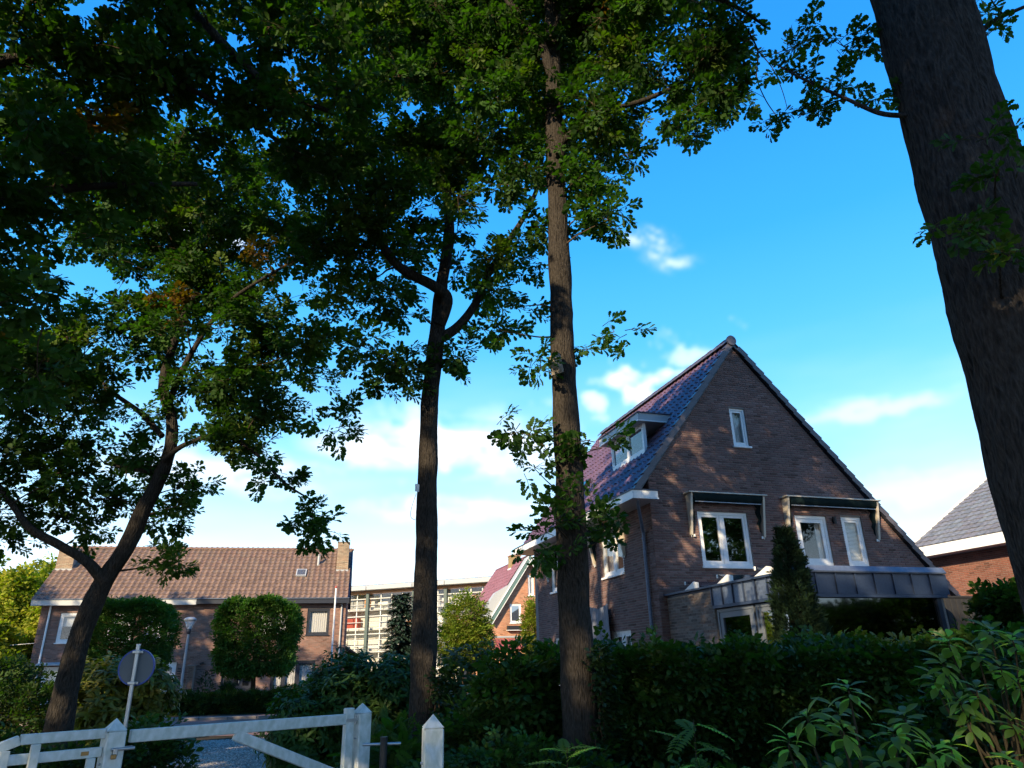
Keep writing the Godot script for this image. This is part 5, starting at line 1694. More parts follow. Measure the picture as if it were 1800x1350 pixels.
func far_plants() -> void:
	# two trees clipped to boxes before the semi-detached house
	var box_words := ["tree with box clipped crown before the dark front door of the brick house", "tree with box clipped crown behind the forked oak and round sign"]
	var k := 0
	for c in [[-11.35, 2.98, -32.6, 1.52, 1.42, 1.0], [-17.2, 3.1, -33.2, 1.55, 1.42, 1.0]]:
		var t := thing("box_crown_tree", box_words[k], "tree", v3(c[0], 0, c[2]), 0.2, "clipped street trees")
		G.seed = 300 + k
		var st := sb()
		var pts := smoothed(V3([0, -0.1, 0, 0.02, 0.8, 0, -0.01, 1.7, 0, 0.03, 2.8, 0, 0, 4.1, 0]), 4)
		var rad := PackedFloat32Array()
		for i in pts.size(): rad.append(lerpf(0.12, 0.05, float(i) / (pts.size() - 1)))
		ring_tube(st, pts, rad, 14)
		obj("trunk", st, M.bark, t)
		st = sb()
		for y: float in [1.8, 2.4, 3.0, 3.6]:
			for s in 6:
				var a: float = s * 1.05 + y
				rod(st, v3(0, y - 0.1, 0), v3(cos(a) * c[3] * 0.85, y + 0.15, sin(a) * c[5] * 0.85), 0.03, 0.01, 5)
		var br := obj("branches", st, M.twig, t)
		br.set_meta("kind", "stuff")
		var xfs := []; var cols := []
		for i in 3200:
			var p := v3(G.randf_range(-1, 1), G.randf_range(-1, 1), G.randf_range(-1, 1))
			var ax := G.randi() % 3
			if i % 5: p[ax] = signf(p[ax]) * (1.0 - absf(G.randfn(0, 0.10)))
			if Vector2(absf(p.x), absf(p.y)).length() > 1.2: p *= 0.88
			var q := v3(p.x * c[3] * (1.0 + 0.06 * sin(p.y * 4.0 + k)), c[1] + p.y * c[4] + 0.07 * sin(p.x * 6.0), p.z * c[5])
			xfs.append(Transform3D(turned(p.normalized()).scaled(Vector3.ONE * G.randf_range(0.8, 1.5)), q))
			var v := G.randf_range(0.75, 1.25)
			cols.append(Color(0.055 * v * G.randf_range(0.9, 1.6), 0.15 * v, 0.028 * v))
		many("crown", SPRIG.bush, M.leaf, xfs, cols, t)
		k += 1
	hedge("low_hedge", "low dark clipped hedge along the front garden of the brick house", v3(-15.2, 0, -30.9), deg_to_rad(8), 7.0, 0.6, 0.8, "small", M.leaf, Color(0.045, 0.085, 0.02), 3600, 1.0, 310)
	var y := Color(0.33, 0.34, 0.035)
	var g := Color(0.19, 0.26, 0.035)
	# the sunlit woods at the far left: each tree
	var words := ["yellow green tree at the far left edge beside the house", "pale green tree behind the left chimney", "tall yellow tree rising at the left edge", "rounded olive tree low at the left edge", "bright green tree close to the left house corner"]
	var at := [[-31.5, -46, 2.6, 4.4], [-33.5, -52, 3.0, 5.2], [-38.5, -50, 3.2, 6.0], [-29.5, -41, 2.0, 2.4], [-27.8, -45.0, 2.0, 3.6]]
	for i in at.size():
		var q: Array = at[i]
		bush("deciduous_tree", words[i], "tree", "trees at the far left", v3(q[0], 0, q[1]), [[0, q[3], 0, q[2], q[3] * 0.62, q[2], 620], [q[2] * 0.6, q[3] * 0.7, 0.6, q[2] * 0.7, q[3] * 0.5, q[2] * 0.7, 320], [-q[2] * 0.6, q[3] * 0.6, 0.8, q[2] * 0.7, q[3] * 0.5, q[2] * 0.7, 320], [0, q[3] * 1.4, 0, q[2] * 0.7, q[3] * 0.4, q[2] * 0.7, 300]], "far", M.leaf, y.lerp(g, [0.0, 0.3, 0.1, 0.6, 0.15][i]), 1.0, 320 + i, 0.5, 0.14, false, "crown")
	bush("shrub", "dark shrub at the left edge below the sunlit trees", "shrub", "", v3(-11.4, 0, -16.8), [[0, 1.0, 0, 1.3, 1.0, 0.9, 420], [0.9, 0.7, 0.3, 0.8, 0.75, 0.8, 240], [-1.2, 1.2, 0, 1.2, 1.0, 1.0, 300]], "bush", M.leaf, Color(0.05, 0.09, 0.024), 1.0, 331)
	bush("rhododendron", "large yellow green shrub behind the round sign and leaning oak", "shrub", "", v3(-8.5, 0, -16.2), [[-0.2, 1.0, 0, 0.9, 0.85, 0.8, 230], [0.55, 1.25, -0.1, 0.7, 0.7, 0.7, 180], [0.35, 0.6, 0.35, 0.75, 0.55, 0.6, 170], [-0.7, 1.4, -0.4, 0.7, 0.6, 0.6, 150]], "rhodo_far", M.leaf_gloss, Color(0.15, 0.16, 0.025), 1.15, 332, 0.55, 0.025, true)
	bush("rhododendron", "dark rounded shrub between the round sign and the lamp post", "shrub", "", v3(-10.9, 0, -19.6), [[0.3, 0.9, 0, 1.1, 0.95, 0.8, 300], [1.3, 0.7, 0.1, 0.65, 0.65, 0.6, 180], [0.6, 1.5, -0.3, 0.8, 0.6, 0.7, 200]], "rhodo_far", M.leaf_gloss, Color(0.06, 0.11, 0.026), 1.0, 333, 0.5, 0.025, true)
	# garden plants close to the house front
	bush("small_conifer", "small pointed conifer at the foot of the lamp post", "shrub", "", v3(-14.6, 0, -35.6), [[0, 0.8, 0, 0.35, 0.75, 0.35, 160]], "thuja", M.needle, Color(0.025, 0.06, 0.02), 1.6, 334)
	bush("box_shrub", "dark boxy shrub between lamp post and wing wall", "shrub", "", v3(-13.4, 0, -35.2), [[0, 0.55, 0, 0.5, 0.6, 0.5, 220]], "small", M.leaf, Color(0.03, 0.06, 0.02), 1.1, 335)
	bush("box_shrub", "low green shrub under the hanging wall planter", "shrub", "", v3(-12.2, 0, -35.0), [[0, 0.3, 0, 0.7, 0.42, 0.5, 220]], "small", M.leaf, Color(0.035, 0.07, 0.02), 1.1, 336)
	bush("box_shrub", "low shrub beside the trunk of the box crowned tree", "shrub", "", v3(-10.2, 0, -35.0), [[0, 0.45, 0, 1.1, 0.5, 0.5, 300]], "small", M.leaf, Color(0.04, 0.075, 0.02), 1.1, 337)
	# the gap between the houses
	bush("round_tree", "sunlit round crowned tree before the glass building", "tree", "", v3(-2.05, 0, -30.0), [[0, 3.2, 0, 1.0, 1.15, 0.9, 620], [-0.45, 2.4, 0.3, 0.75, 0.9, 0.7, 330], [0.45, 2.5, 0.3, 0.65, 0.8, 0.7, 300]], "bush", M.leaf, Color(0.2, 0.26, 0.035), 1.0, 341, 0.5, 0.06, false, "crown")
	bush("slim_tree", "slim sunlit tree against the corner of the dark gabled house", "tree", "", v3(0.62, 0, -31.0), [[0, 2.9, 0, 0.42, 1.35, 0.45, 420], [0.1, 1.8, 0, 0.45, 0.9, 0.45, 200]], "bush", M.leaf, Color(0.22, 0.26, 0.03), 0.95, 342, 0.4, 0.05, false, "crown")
	spruce("spruce", "blue green spruce beside the middle oak trunk", v3(-4.4, 0, -28.0), 4.35, 0.85, 343)
	conifer("pointed_conifer", "dense dark pointed conifer in front of the seamed extension", v3(4.52, 0, -12.0), 3.62, 0.58, 344)
	# a far line of trees that closes the view
	words = ["tree", "tree"]
	var row := bush("distant_tree", "distant tree beyond the houses, first from the left", "tree", "distant trees behind the houses", v3(-46, 0, -95), [[0, 6.0, 0, 4.5, 4.5, 4.0, 700], [2.0, 4.0, 1, 3.0, 3.0, 3.0, 300]], "far", M.leaf, Color(0.05, 0.08, 0.03), 1.7, 350, 0.5, 0.2, false, "crown")
	var nth := ["second", "third", "fourth", "fifth", "sixth", "seventh", "eighth", "ninth"]
	for i in 8:
		shifted(row, "distant_tree", "distant tree beyond the houses, %s from the left" % nth[i], v3(-58 + i * 3.1 if i < 2 else 6.0 + i * 7.0, 0, -88 - 5.0 * (i % 3)), i * 0.9, 0.8 + 0.08 * (i % 3))

func spruce(called: String, label: String, at: Vector3, high: float, wide: float, sd: int) -> void:
	var t := thing(called, label, "tree", at)
	G.seed = sd
	var st := sb()
	rod(st, v3(0, -0.1, 0), v3(0, high - 0.1, 0), 0.09, 0.012, 10)
	obj("trunk", st, M.bark, t)
	var xfs := []; var cols := []
	var limbs := sb()
	var y := 0.3
	while y < high - 0.06:
		var r := wide * pow(1.0 - y / high, 0.85) + 0.03
		var n := 10
		for i in n:
			var a := TAU * i / n + y * 5.0 + G.randf_range(-0.2, 0.2)
			var rr := r * G.randf_range(0.7, 1.15)
			var tip := v3(cos(a) * rr, y - rr * 0.12, sin(a) * rr)
			rod(limbs, v3(0, y, 0), tip, 0.014, 0.004, 4)
			var m := maxi(2, int(rr / 0.11))
			for j in m:
				var u := (j + 0.6) / m
				var b := Basis(UP, -a) * Basis(UP, G.randf_range(-0.6, 0.6)) * Basis(Vector3.BACK, G.randf_range(-0.35, 0.15))
				xfs.append(Transform3D(b.scaled(Vector3.ONE * G.randf_range(0.9, 1.3)), v3(0, y, 0).lerp(tip, u)))
				var v := G.randf_range(0.7, 1.3)
				cols.append(Color(0.022 * v, 0.045 * v, 0.034 * v))
		y += 0.16
	obj("branches", limbs, M.twig, t).set_meta("kind", "stuff")
	many("crown", SPRIG.spruce, M.needle, xfs, cols, t)

func conifer(called: String, label: String, at: Vector3, high: float, wide: float, sd: int) -> void:
	var t := thing(called, label, "tree", at)
	G.seed = sd
	var st := sb()
	rod(st, v3(0, -0.1, 0), v3(0, high - 0.3, 0), 0.07, 0.015, 10)
	obj("trunk", st, M.bark, t)
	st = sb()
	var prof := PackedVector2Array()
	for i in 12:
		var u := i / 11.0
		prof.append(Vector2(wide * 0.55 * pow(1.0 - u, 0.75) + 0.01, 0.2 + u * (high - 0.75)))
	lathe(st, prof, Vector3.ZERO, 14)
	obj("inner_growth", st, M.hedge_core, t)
	var xfs := []; var cols := []
	for i in 5200:
		var u := pow(G.randf(), 1.25)
		var a := G.randf() * TAU
		var r := wide * pow(1.0 - u, 0.72) * (0.88 + 0.16 * sin(a * 3.0 + u * 14.0) + G.randfn(0, 0.06)) + 0.02
		var p := v3(cos(a) * r, 0.1 + u * (high - 0.15), sin(a) * r)
		var b := Basis(UP, -a) * Basis(Vector3.BACK, G.randf_range(0.5, 1.25)) * Basis(Vector3.RIGHT, G.randf() * TAU)
		xfs.append(Transform3D(b.scaled(Vector3.ONE * G.randf_range(0.6, 1.15)), p))
		var v := G.randf_range(0.6, 1.35) * (1.0 + 0.25 * sin(a * 3.0 + u * 14.0))
		cols.append(Color(0.020 * v, 0.042 * v, 0.018 * v))
	many("crown", SPRIG.thuja, M.needle, xfs, cols, t)

func hedges() -> void:
	hedge("ivy_hedge", "tall ivy covered hedge in front of the gabled house", v3(0.85, 0, -9.35), deg_to_rad(2.0), 8.6, 1.56, 1.1, "ivy", M.leaf_gloss, Color(0.045, 0.10, 0.022), 17000, 1.0, 401)
	hedge("tall_hedge", "tall clipped hedge of the next garden, right of the viewpoint", v3(9.3, 0, -14.6), deg_to_rad(-62), 15.0, 2.5, 1.2, "bush", M.leaf, Color(0.05, 0.10, 0.02), 3500, 1.3, 402)
	var laurel := Color(0.055, 0.12, 0.026)
	bush("rhododendron", "broad dark shrub between the gate and the slender oak trunk", "shrub", "", v3(-2.6, 0, -12.0), [[0.1, 1.05, 0, 1.05, 0.88, 0.8, 620], [-0.6, 0.75, 0.4, 0.7, 0.7, 0.6, 420], [0.75, 1.15, 0.1, 0.75, 0.75, 0.6, 420], [-0.2, 1.4, -0.3, 0.7, 0.55, 0.6, 300]], "rhodo_far", M.leaf_gloss, laurel, 0.72, 411, 0.5, 0.025, true)
	bush("rhododendron", "sunlit shrub with bare pale stems right of the slender oak", "shrub", "", v3(-0.75, 0, -12.4), [[0.0, 1.3, 0, 0.75, 0.75, 0.6, 380], [0.5, 0.9, 0.2, 0.6, 0.7, 0.6, 300], [-0.3, 0.7, 0.3, 0.5, 0.6, 0.5, 220]], "rhodo_far", M.leaf_gloss, Color(0.07, 0.10, 0.024), 0.7, 412, 0.5, 0.03, true)
	bush("laurel", "dark glossy shrub against the left side of the tall middle oak", "shrub", "", v3(-0.15, 0, -9.7), [[0.1, 1.05, 0, 0.62, 0.75, 0.5, 330], [0.55, 1.3, -0.2, 0.5, 0.5, 0.45, 220], [-0.35, 0.6, 0.2, 0.6, 0.6, 0.5, 260]], "bush", M.leaf_gloss, laurel, 1.0, 413, 0.4, 0.02)
	bush("laurel", "low dark shrub in front of the middle oaks", "shrub", "", v3(-0.1, 0, -7.6), [[0.0, 0.42, 0, 0.7, 0.5, 0.5, 300], [0.6, 0.35, 0.1, 0.55, 0.45, 0.45, 230], [-0.6, 0.35, 0.0, 0.45, 0.45, 0.4, 160]], "small", M.leaf, Color(0.045, 0.10, 0.025), 1.1, 414, 0.4, 0.015)
	bush("fern_shrub", "bright green feathery shrub at the foot of the slender oak", "shrub", "", v3(-1.62, 0, -9.0), [[0.0, 0.5, 0, 0.5, 0.5, 0.45, 210], [0.35, 0.45, 0.3, 0.4, 0.45, 0.35, 150]], "fern", M.leaf, Color(0.06, 0.12, 0.025), 0.95, 415, 0.3, 0.012)
	bush("laurel", "leafy shrub at the foot of the round sign pole", "shrub", "", v3(-4.35, 0, -9.2), [[0.0, 0.5, 0, 0.42, 0.55, 0.4, 260], [-0.3, 0.35, 0.2, 0.4, 0.4, 0.4, 150]], "small", M.leaf_gloss, Color(0.045, 0.10, 0.026), 1.15, 416, 0.4, 0.012)
	bush("laurel", "shadowed undergrowth shrub behind the white fence panel", "shrub", "", v3(-6.0, 0, -9.0), [[0.0, 0.45, 0, 0.9, 0.5, 0.6, 330], [1.0, 0.4, 0.2, 0.6, 0.45, 0.5, 200], [-1.0, 0.5, 0, 0.7, 0.6, 0.6, 220]], "small", M.leaf, Color(0.05, 0.09, 0.024), 1.15, 417, 0.4, 0.015)
	bush("undergrowth_shrub", "dark low shrub under the ivy hedge in the middle", "shrub", "", v3(1.6, 0, -6.9), [[0.0, 0.3, 0, 0.9, 0.42, 0.6, 330], [1.1, 0.35, 0.1, 0.8, 0.45, 0.5, 300]], "small", M.leaf, Color(0.042, 0.09, 0.022), 1.1, 418, 0.3, 0.012)
	bush("undergrowth_shrub", "dark dense shrub filling the lower right corner", "shrub", "", v3(3.6, 0, -5.9), [[0.0, 0.7, 0, 0.9, 0.75, 0.6, 460], [-0.9, 0.5, 0.2, 0.7, 0.5, 0.5, 300], [0.9, 1.0, 0, 0.9, 0.9, 0.6, 420]], "small", M.leaf, Color(0.04, 0.085, 0.022), 1.1, 419, 0.3, 0.015)
	bush("undergrowth_shrub", "dark small leaved shrub below the tall leaning rhododendron", "shrub", "", v3(3.05, 0, -4.1), [[0.0, 0.55, 0, 0.45, 0.5, 0.3, 300], [-0.45, 0.4, 0.1, 0.4, 0.42, 0.3, 240]], "small", M.leaf, Color(0.032, 0.07, 0.02), 0.9, 420, 0.3, 0.012)
	# ivy that climbs the right flank of the middle trunk and the slender one
	for q in [[0.66, -8.5, 0.24, 1.75, 260, "ivy climbing the right flank of the tall middle trunk", 421], [-1.25, -10.0, 0.21, 1.6, 150, "ivy climbing the right flank of the slender oak trunk", 422]]:
		G.seed = q[6]
		var xfs := []; var cols := []
		var t := thing("ivy", q[5], "ivy", v3(q[0], 0, q[1]))
		var st := sb()
		for s in 3:
			var pts := PackedVector3Array()
			for i in 9:
				var a := 0.15 + 0.35 * s + 0.2 * sin(i * 1.3 + s)
				pts.append(v3(cos(a) * (q[2] + 0.012), i * 0.22 * (1.0 - 0.12 * s), sin(a) * (q[2] + 0.012)))
			ring_tube(st, pts, PackedFloat32Array([0.012, 0.011, 0.01, 0.009, 0.008, 0.007, 0.006, 0.005, 0.004]), 5, false)
		obj("stems", st, M.twig, t).set_meta("kind", "stuff")
		for i in int(q[4]):
			var a := G.randf_range(-0.25, 1.15)
			var y: float = pow(G.randf(), 1.3) * q[3]
			var r: float = q[2] * (1.0 + 0.35 * exp(-y * 2.2)) + G.randf_range(0.02, 0.09)
			var d := v3(cos(a), 0, sin(a))
			xfs.append(Transform3D(turned(d * 1.5).scaled(Vector3.ONE * G.randf_range(0.7, 1.1)), d * r + UP * y))
			var v := G.randf_range(0.6, 1.5)
			cols.append(Color(0.03 * v, 0.06 * v, 0.022 * v))
		many("foliage", SPRIG.ivy, M.leaf_gloss, xfs, cols, t)

# A rhododendron close enough to build leaf by leaf: shoots = [tip x, y, z, leaves]
func near_rhododendron(label: String, at: Vector3, shoots: Array, l: float, hue: Color, sd: int) -> void:
	var t := thing("rhododendron", label, "shrub", at)
	if sd == 502: t.scale = Vector3.ONE * 0.9
	G.seed = sd
	var kinds := []
	for i in 6:
		var st := sb()
		leaf(st, Transform3D.IDENTITY, l * (0.85 + 0.07 * i), l * 0.215, [0.05, 0.45, 0.82, 1.0, 0.9, 0.55, 0.0], 0.22, 0.12 + 0.07 * i, Color(1, 1, 1))
		var v := 0.8 + 0.09 * i
		var m: StandardMaterial3D = M.leaf_gloss.duplicate()
		m.vertex_color_use_as_albedo = false
		m.albedo_color = Color(hue.r * v * (1.0 + 0.08 * (i % 3)), hue.g * v, hue.b * v).linear_to_srgb()
		var mesh := done(st)
		mesh.surface_set_material(0, m)
		kinds.append(mesh)
	for s in shoots:
		var tip := v3(s[0], s[1], s[2])
		var foot := v3(tip.x * 0.45, tip.y - 0.42, tip.z * 0.4 - 0.05)
		var pts := smoothed(PackedVector3Array([foot, foot.lerp(tip, 0.5) + v3(tip.x * 0.12, -0.05, 0.02), tip + v3(0, -0.07, 0), tip]), 4)
		var rad := PackedFloat32Array()
		for i in pts.size(): rad.append(lerpf(0.011, 0.004, float(i) / (pts.size() - 1)))
		var st := sb()
		ring_tube(st, pts, rad, 7, false)
		ring_tube(st, smoothed(PackedVector3Array([v3(tip.x * 0.12, 0, -0.05), v3(tip.x * 0.22, tip.y * 0.4, -0.1), foot]), 3), PackedFloat32Array([0.016, 0.015, 0.014, 0.013, 0.012, 0.0115, 0.011]), 7, false)
		obj("stem", st, M.stem, t)
		var axis := (UP + v3(G.randfn(0, 0.3), 0, 0.25 + G.randfn(0, 0.3))).normalized()
		var tx := axis.cross(Vector3.BACK).normalized()
		var tilt := Basis(tx, axis, tx.cross(axis))
		var whole := int(s[3] * 1.5)
		for i in whole:
			var a := i * 2.4 + G.randf_range(-0.3, 0.3)
			var up := lerpf(-0.55, 0.7, float(i) / whole) + G.randf_range(-0.2, 0.2)
			var d := tilt * v3(cos(a), up, sin(a)).normalized()
			var z := d.cross(axis).normalized()
			var o := MeshInstance3D.new()
			o.mesh = kinds[G.randi() % 6]
			o.transform = Transform3D(Basis(d, z.cross(d), z), tip + v3(0, -0.05 + 0.08 * i / whole, 0) + d * 0.012)
			o.name = "leaf"
			t.add_child(o, true)

func near_plants() -> void:
	near_rhododendron("leggy rhododendron with bright whorled leaves before the ivy hedge", v3(1.92, 0, -4.45), [[-0.02, 1.42, 0, 10], [-0.30, 1.28, 0.05, 10], [0.26, 1.27, 0.02, 10], [-0.14, 1.22, 0.12, 9], [0.12, 1.2, 0.14, 9], [-0.40, 1.16, -0.02, 9], [0.36, 1.1, 0.05, 8], [0.02, 1.05, 0.16, 9], [-0.2, 1.02, 0.1, 8], [0.2, 0.98, 0.1, 8], [-0.05, 1.3, -0.15, 9]], 0.115, Color(0.036, 0.08, 0.020), 501)
	near_rhododendron("tall rhododendron leaning in from the right with long glossy leaves", v3(3.0, 0, -4.75), [[-0.32, 1.86, 0, 10], [-0.02, 1.92, 0.0, 10], [-0.42, 1.72, 0.05, 10], [-0.2, 1.78, 0.1, 9], [0.06, 1.86, 0.1, 9], [-0.48, 1.62, 0.02, 9], [-0.28, 1.55, 0.12, 9], [0.0, 1.6, 0.14, 9], [0.18, 1.72, 0.1, 9], [-0.36, 1.36, 0.1, 8], [-0.12, 1.36, 0.16, 9], [0.12, 1.4, 0.18, 8], [-0.5, 1.22, 0.06, 8], [0.3, 1.55, 0.1, 9], [-0.22, 1.14, 0.16, 8], [0.05, 1.12, 0.18, 8], [0.2, 1.84, 0.0, 9], [0.3, 1.7, 0.05, 9], [-0.1, 1.68, 0.15, 9], [-0.4, 1.48, 0.12, 9], [0.1, 1.5, 0.2, 9], [-0.3, 0.95, 0.2, 9], [0.0, 0.9, 0.25, 9], [0.25, 1.2, 0.22, 9], [0.3, 0.98, 0.25, 9]], 0.115, Color(0.026, 0.058, 0.018), 502)
	near_rhododendron("low rhododendron shoots at the bottom right corner of the view", v3(2.5, 0, -4.2), [[-0.15, 0.98, 0, 9], [0.12, 1.02, 0, 9], [-0.02, 0.86, 0.1, 8], [0.32, 0.95, 0.05, 8], [0.5, 1.1, 0.0, 8]], 0.115, Color(0.036, 0.07, 0.022), 503)
	var words := ["feathery sapling before the hedge, left of the bright rhododendron", "small feathery sapling in the dark below the middle oak", "thin feathery sapling at the bottom edge between oak and rhododendron"]
	var k := 0
	for q in [[1.16, -5.4, 1.22], [0.35, -6.6, 0.95], [1.42, -4.9, 0.95]]:
		var t := thing("ash_sapling", words[k], "sapling", v3(q[0], 0, q[1]))
		G.seed = 510 + k
		var st := sb()
		rod(st, Vector3.ZERO, v3(0.04, q[2], 0), 0.009, 0.003, 6)
		obj("stem", st, M.stem, t)
		var m: StandardMaterial3D = M.leaf.duplicate()
		m.vertex_color_use_as_albedo = false
		m.albedo_color = Color(0.05, 0.098, 0.022).linear_to_srgb()
		for i in 22:
			var a := i * 2.4
			var y: float = q[2] * (0.35 + 0.65 * i / 22.0)
			var b := Basis(UP, a) * Basis(Vector3.BACK, G.randf_range(-0.25, 0.5))
			tinted("leaf", SPRIG.fern, m, t, Transform3D(b.scaled(Vector3.ONE * G.randf_range(0.7, 1.1)), v3(0.03, y, 0)))
		k += 1

# ------------------------------------------------------------------ gate, posts, fence, sign, lamp
func post(label: String, at: Vector3, turn: float) -> Node3D:
	var t := thing("gate_post", label, "post", at, turn, "white gate posts")
	var st := sb()
	soft(st, v3(0, 0.58, 0), v3(0.145, 1.20, 0.145), 0.010)
	obj("shaft", st, M.gate_paint, t)
	st = sb()
	var h := 0.0725
	for i in 4:
		var a := Basis(UP, PI / 2 * i)
		tri(st, a * v3(-h, 1.1805, h), a * v3(h, 1.1805, h), v3(0, 1.27, 0))
	obj("cap", st, M.gate_paint, t)
	st = sb()
	for y in [0.35, 0.95]:
		rod(st, v3(-0.09, y, 0.02), v3(-0.07, y, 0.02), 0.009, -1, 8)
	obj("bolt", st, M.steel, t)
	return t

func gate() -> void:
	var L := v3(-3.23, 0, -6.22); var R := v3(-1.60, 0, -7.88)
	var ang := atan2(-(R - L).z, (R - L).x)
	var a := post("white post with padlocked latch between fence panel and gate", L, ang)
	var st := sb()
	rod(st, v3(-0.03, 1.05, 0.085), v3(0.14, 1.05, 0.085), 0.012, -1, 8)
	soft(st, v3(0.0, 1.03, 0.09), v3(0.035, 0.06, 0.03), 0.006)
	obj("latch", st, M.steel, a)
	st = sb()
	soft(st, v3(-0.01, 1.00, 0.10), v3(0.04, 0.035, 0.02), 0.005)
	obj("padlock", st, M.brass, a)
	post("white post that carries the gate, right end of the gate", R, ang)
	post("single white post standing alone right of the gate", v3(-0.645, 0, -5.8), 0.25)
	var g := thing("gate", "white wooden barrier gate with top rail and sloping brace", "gate", L, ang)
	var len_ := L.distance_to(R)
	st = sb()
	soft(st, v3((len_ - 0.1) / 2 + 0.02, 1.13, 0.0), v3(len_ - 0.30, 0.095, 0.05), 0.006)
	obj("top_rail", st, M.gate_paint, g)
	st = sb()
	soft(st, v3(len_ - 0.155, 0.74, 0.0), v3(0.095, 0.98, 0.06), 0.006)
	obj("upright", st, M.gate_paint, g)
	st = sb()
	var p0 := v3(1.0, 1.075, 0.003); var p1 := v3(len_ - 0.215, 0.63, 0.003)
	var d := p1 - p0
	soft(st, (p0 + p1) / 2, v3(d.length(), 0.09, 0.046), 0.006, Basis(Vector3.BACK, atan2(d.y, d.x)))
	obj("brace", st, M.gate_paint, g)
	for y in [0.42, 1.12]:
		st = sb()
		box(st, v3(len_ - 0.12, y, 0.034), v3(0.16, 0.03, 0.006))
		rod(st, v3(len_ - 0.09, y - 0.04, 0.02), v3(len_ - 0.09, y + 0.04, 0.02), 0.012, -1, 8)
		obj("hinge", st, M.steel, g)
	st = sb()
	soft(st, v3(0.11, 1.05, 0.02), v3(0.08, 0.02, 0.03), 0.004)
	obj("latch_bar", st, M.steel, g)
	# fence panel to the left of the gate
	var E := v3(-3.66, 0, -5.74)
	var u := (E - L).normalized()
	var fa := atan2(-u.z, u.x)
	var f := thing("fence_panel", "white rail fence panel with sloping end left of the gate", "fence", L, fa)
	st = sb()
	soft(st, v3(0.36, 1.165, 0), v3(0.58, 0.07, 0.045), 0.005)
	obj("rail", st, M.gate_paint, f)
	st = sb()
	var q0 := v3(0.655, 1.163, 0.001); var q1 := v3(1.5, 0.86, 0.001)
	soft(st, (q0 + q1) / 2, v3((q1 - q0).length(), 0.07, 0.044), 0.005, Basis(Vector3.BACK, atan2((q1 - q0).y, (q1 - q0).x)))
	obj("rail", st, M.gate_paint, f)
	for y in [1.035, 0.86, 0.6]:
		st = sb()
		soft(st, v3(0.80, y, 0.001), v3(1.45, 0.07, 0.045), 0.005)
		obj("rail", st, M.gate_paint, f)
	var k := 0
	for x in [0.155, 0.55, 0.74, 1.2]:
		st = sb()
		var top: float = [1.0, 1.13, 1.10, 0.98][k]
		soft(st, v3(x, top / 2 - 0.0, -0.038), v3(0.062, top, 0.03), 0.004)
		obj("baluster", st, M.gate_paint, f)
		k += 1
	st = sb()
	soft(st, v3(0.2, 1.035, -0.0255), v3(0.055, 0.028, 0.006), 0.001)
	soft(st, v3(0.2, 1.035, 0.0265), v3(0.055, 0.028, 0.006), 0.001)
	obj("name_plate", st, M.brass, f)

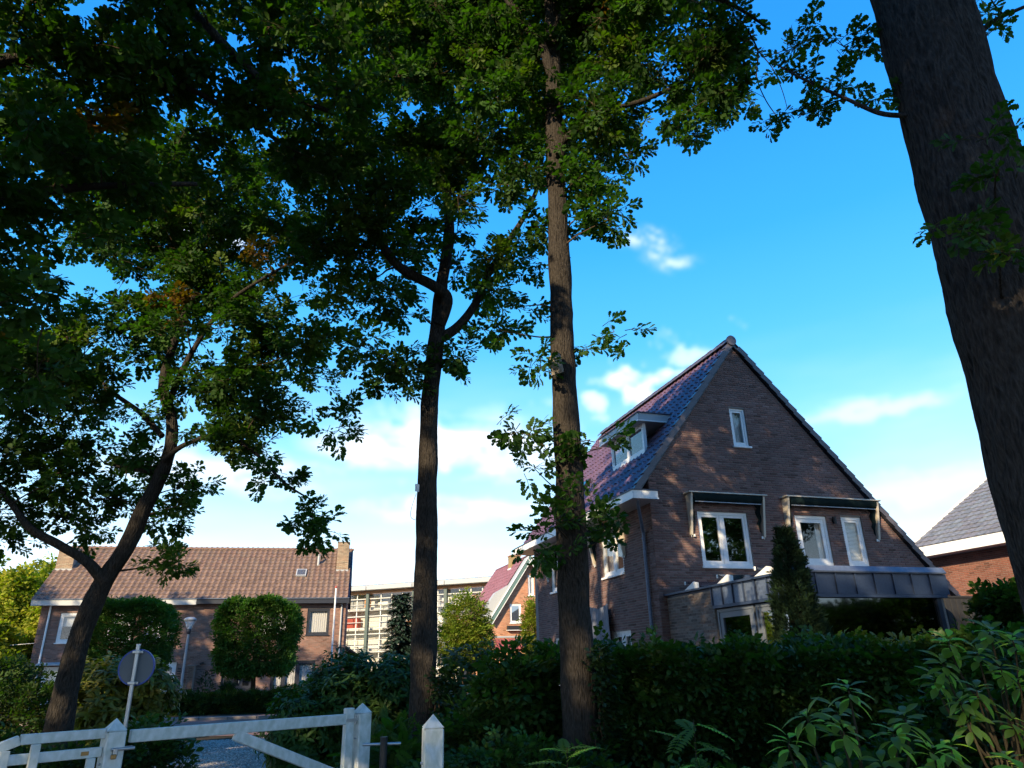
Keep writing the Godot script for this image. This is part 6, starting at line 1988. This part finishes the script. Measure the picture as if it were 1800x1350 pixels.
func street_things() -> void:
	# round traffic sign seen from behind
	var s := thing("round_sign", "round traffic sign on a grey pole seen from behind, blue rim", "sign", v3(-3.85, 0, -7.6), deg_to_rad(8))
	var st := sb()
	rod(st, Vector3(0, -0.05, 0), v3(0, 1.86, 0), 0.019, -1, 12)
	obj("pole", st, M.steel, s)
	st = sb()
	rod(st, v3(0, 1.86, 0), v3(0, 1.875, 0), 0.022, -1, 12)
	obj("pole_cap", st, M.white_plastic, s)
	var flat := Transform3D(Basis(Vector3.RIGHT, PI / 2), v3(0, 1.655, -0.045))
	st = sb()
	lathe(st, V2([0.0, 0.006, 0.166, 0.006, 0.166, -0.006, 0.0, -0.006]), Vector3.ZERO, 40, false)
	obj("disc", st, M.sign_back, s, flat)
	st = sb()
	lathe(st, V2([0.160, 0.008, 0.174, 0.008, 0.174, -0.014, 0.160, -0.014, 0.160, 0.008]), Vector3.ZERO, 40, false)
	obj("rim", st, M.sign_blue, s, flat)
	for y in [1.51, 1.80]:
		st = sb()
		soft(st, v3(0, y, -0.02), v3(0.10, 0.028, 0.03), 0.004)
		soft(st, v3(0, y, 0.012), v3(0.06, 0.028, 0.03), 0.004)
		obj("clamp", st, M.steel, s)
	# street lamp
	var l := thing("street_lamp", "grey street lamp with conical glass lantern before the brick house", "street lamp", v3(-13.70, 0, -31.0))
	st = sb()
	rod(st, Vector3.ZERO, v3(0, 1.2, 0), 0.075, 0.07, 14)
	rod(st, v3(0, 1.2, 0), v3(0, 3.12, 0), 0.055, 0.045, 14)
	obj("pole", st, M.lamp_grey, l)
	st = sb()
	lathe(st, V2([0.05, 3.06, 0.075, 3.1, 0.10, 3.26, 0.09, 3.27]), Vector3.ZERO, 20)
	obj("collar", st, M.dark_paint, l)
	st = sb()
	lathe(st, V2([0.09, 3.265, 0.225, 3.60, 0.22, 3.60, 0.086, 3.27]), Vector3.ZERO, 24)
	obj("lantern_glass", st, M.lamp_glass, l)
	st = sb()
	lathe(st, V2([0.05, 3.27, 0.05, 3.42, 0.0, 3.43]), Vector3.ZERO, 12)
	obj("lamp_holder", st, M.white_plastic, l)
	st = sb()
	lathe(st, V2([0.24, 3.60, 0.255, 3.62, 0.22, 3.69, 0.12, 3.735, 0.0, 3.745]), Vector3.ZERO, 24)
	obj("lantern_cap", st, M.lamp_grey, l)
	# low metal barrier in the shrubs
	var b := thing("metal_barrier", "low dark metal barrier post with rail behind the gate post", "barrier", v3(-1.30, 0, -7.5), 0.15)
	st = sb()
	rod(st, v3(0, -0.05, 0), v3(0, 0.985, 0), 0.034, -1, 14)
	obj("upright", st, M.black_paint, b)
	st = sb()
	rod(st, v3(-0.2, 0.92, -0.03), v3(0.16, 0.92, -0.03), 0.013, -1, 10)
	obj("rail", st, M.steel, b)
	# things fixed to the trunks
	st = sb()
	st.set_smooth_group(1)
	var cl := func(u: float, v: float, side: float) -> Vector3:
		var w := lerpf(0.075, 0.085, v)
		return v3((u - 0.5) * w * 2.0, 0.13 - 0.26 * v + 0.012 * sin(u * 9.0) * (1.0 - v), side * 0.03 * sin(PI * u) * sin(PI * clampf(v * 0.85 + 0.1, 0, 1)) + 0.004 * sin(u * 23.0 + v * 7.0))
	for side in [1.0, -1.0]:
		for i in 10:
			for j in 10:
				var q := [cl.call(i / 10.0, (j + 1) / 10.0, side), cl.call((i + 1) / 10.0, (j + 1) / 10.0, side), cl.call((i + 1) / 10.0, j / 10.0, side), cl.call(i / 10.0, j / 10.0, side)]
				if side > 0: quad(st, q[0], q[1], q[2], q[3])
				else: quad(st, q[3], q[2], q[1], q[0])
	var pouch := thing("cloth_pouch", "pale cloth pouch tied to the middle oak trunk above the shoots", "pouch", v3(0.565, 5.12, -8.22), 0.0)
	obj("bag", st, M.pouch, pouch, Transform3D(Basis(UP, -0.4) * Basis(Vector3.BACK, 0.12), Vector3.ZERO))
	st = sb()
	ring_tube(st, V3([-0.06, 0.12, 0.02, 0.0, 0.2, 0.0, 0.06, 0.12, 0.02]), PackedFloat32Array([0.008, 0.008, 0.008]), 6)
	obj("cord", st, M.twig, pouch)
	var card := thing("white_card", "small white card nailed edge on to the slender oak trunk", "card", v3(-1.365, 3.95, -9.80), 0.0)
	st = sb()
	soft(st, v3(-0.01, 0, 0), v3(0.07, 0.11, 0.006), 0.002, Basis(UP, 0.7))
	obj("sheet", st, M.white_plastic, card)
	st = sb()
	ring_tube(st, smoothed(V3([-0.02, -0.08, 0.0, -0.08, -0.3, 0.02, -0.08, -0.42, 0.03, -0.02, -0.46, 0.04]), 4), PackedFloat32Array(range(13).map(func(_i): return 0.004)), 5)
	obj("wire", st, M.steel, card)
	# an overhead wire at the far left
	st = sb()
	var pts := PackedVector3Array()
	for i in 25: pts.append(v3(-44 + i * 0.75, 3.25 - 0.25 * sin(PI * i / 24.0), -43.5 + i * 0.12))
	var rad := PackedFloat32Array()
	for i in 25: rad.append(0.014)
	ring_tube(st, pts, rad, 5)
	tag(obj("overhead_wire", st, M.louvre), "thin pale wire strung across the trees at far left", "wire")
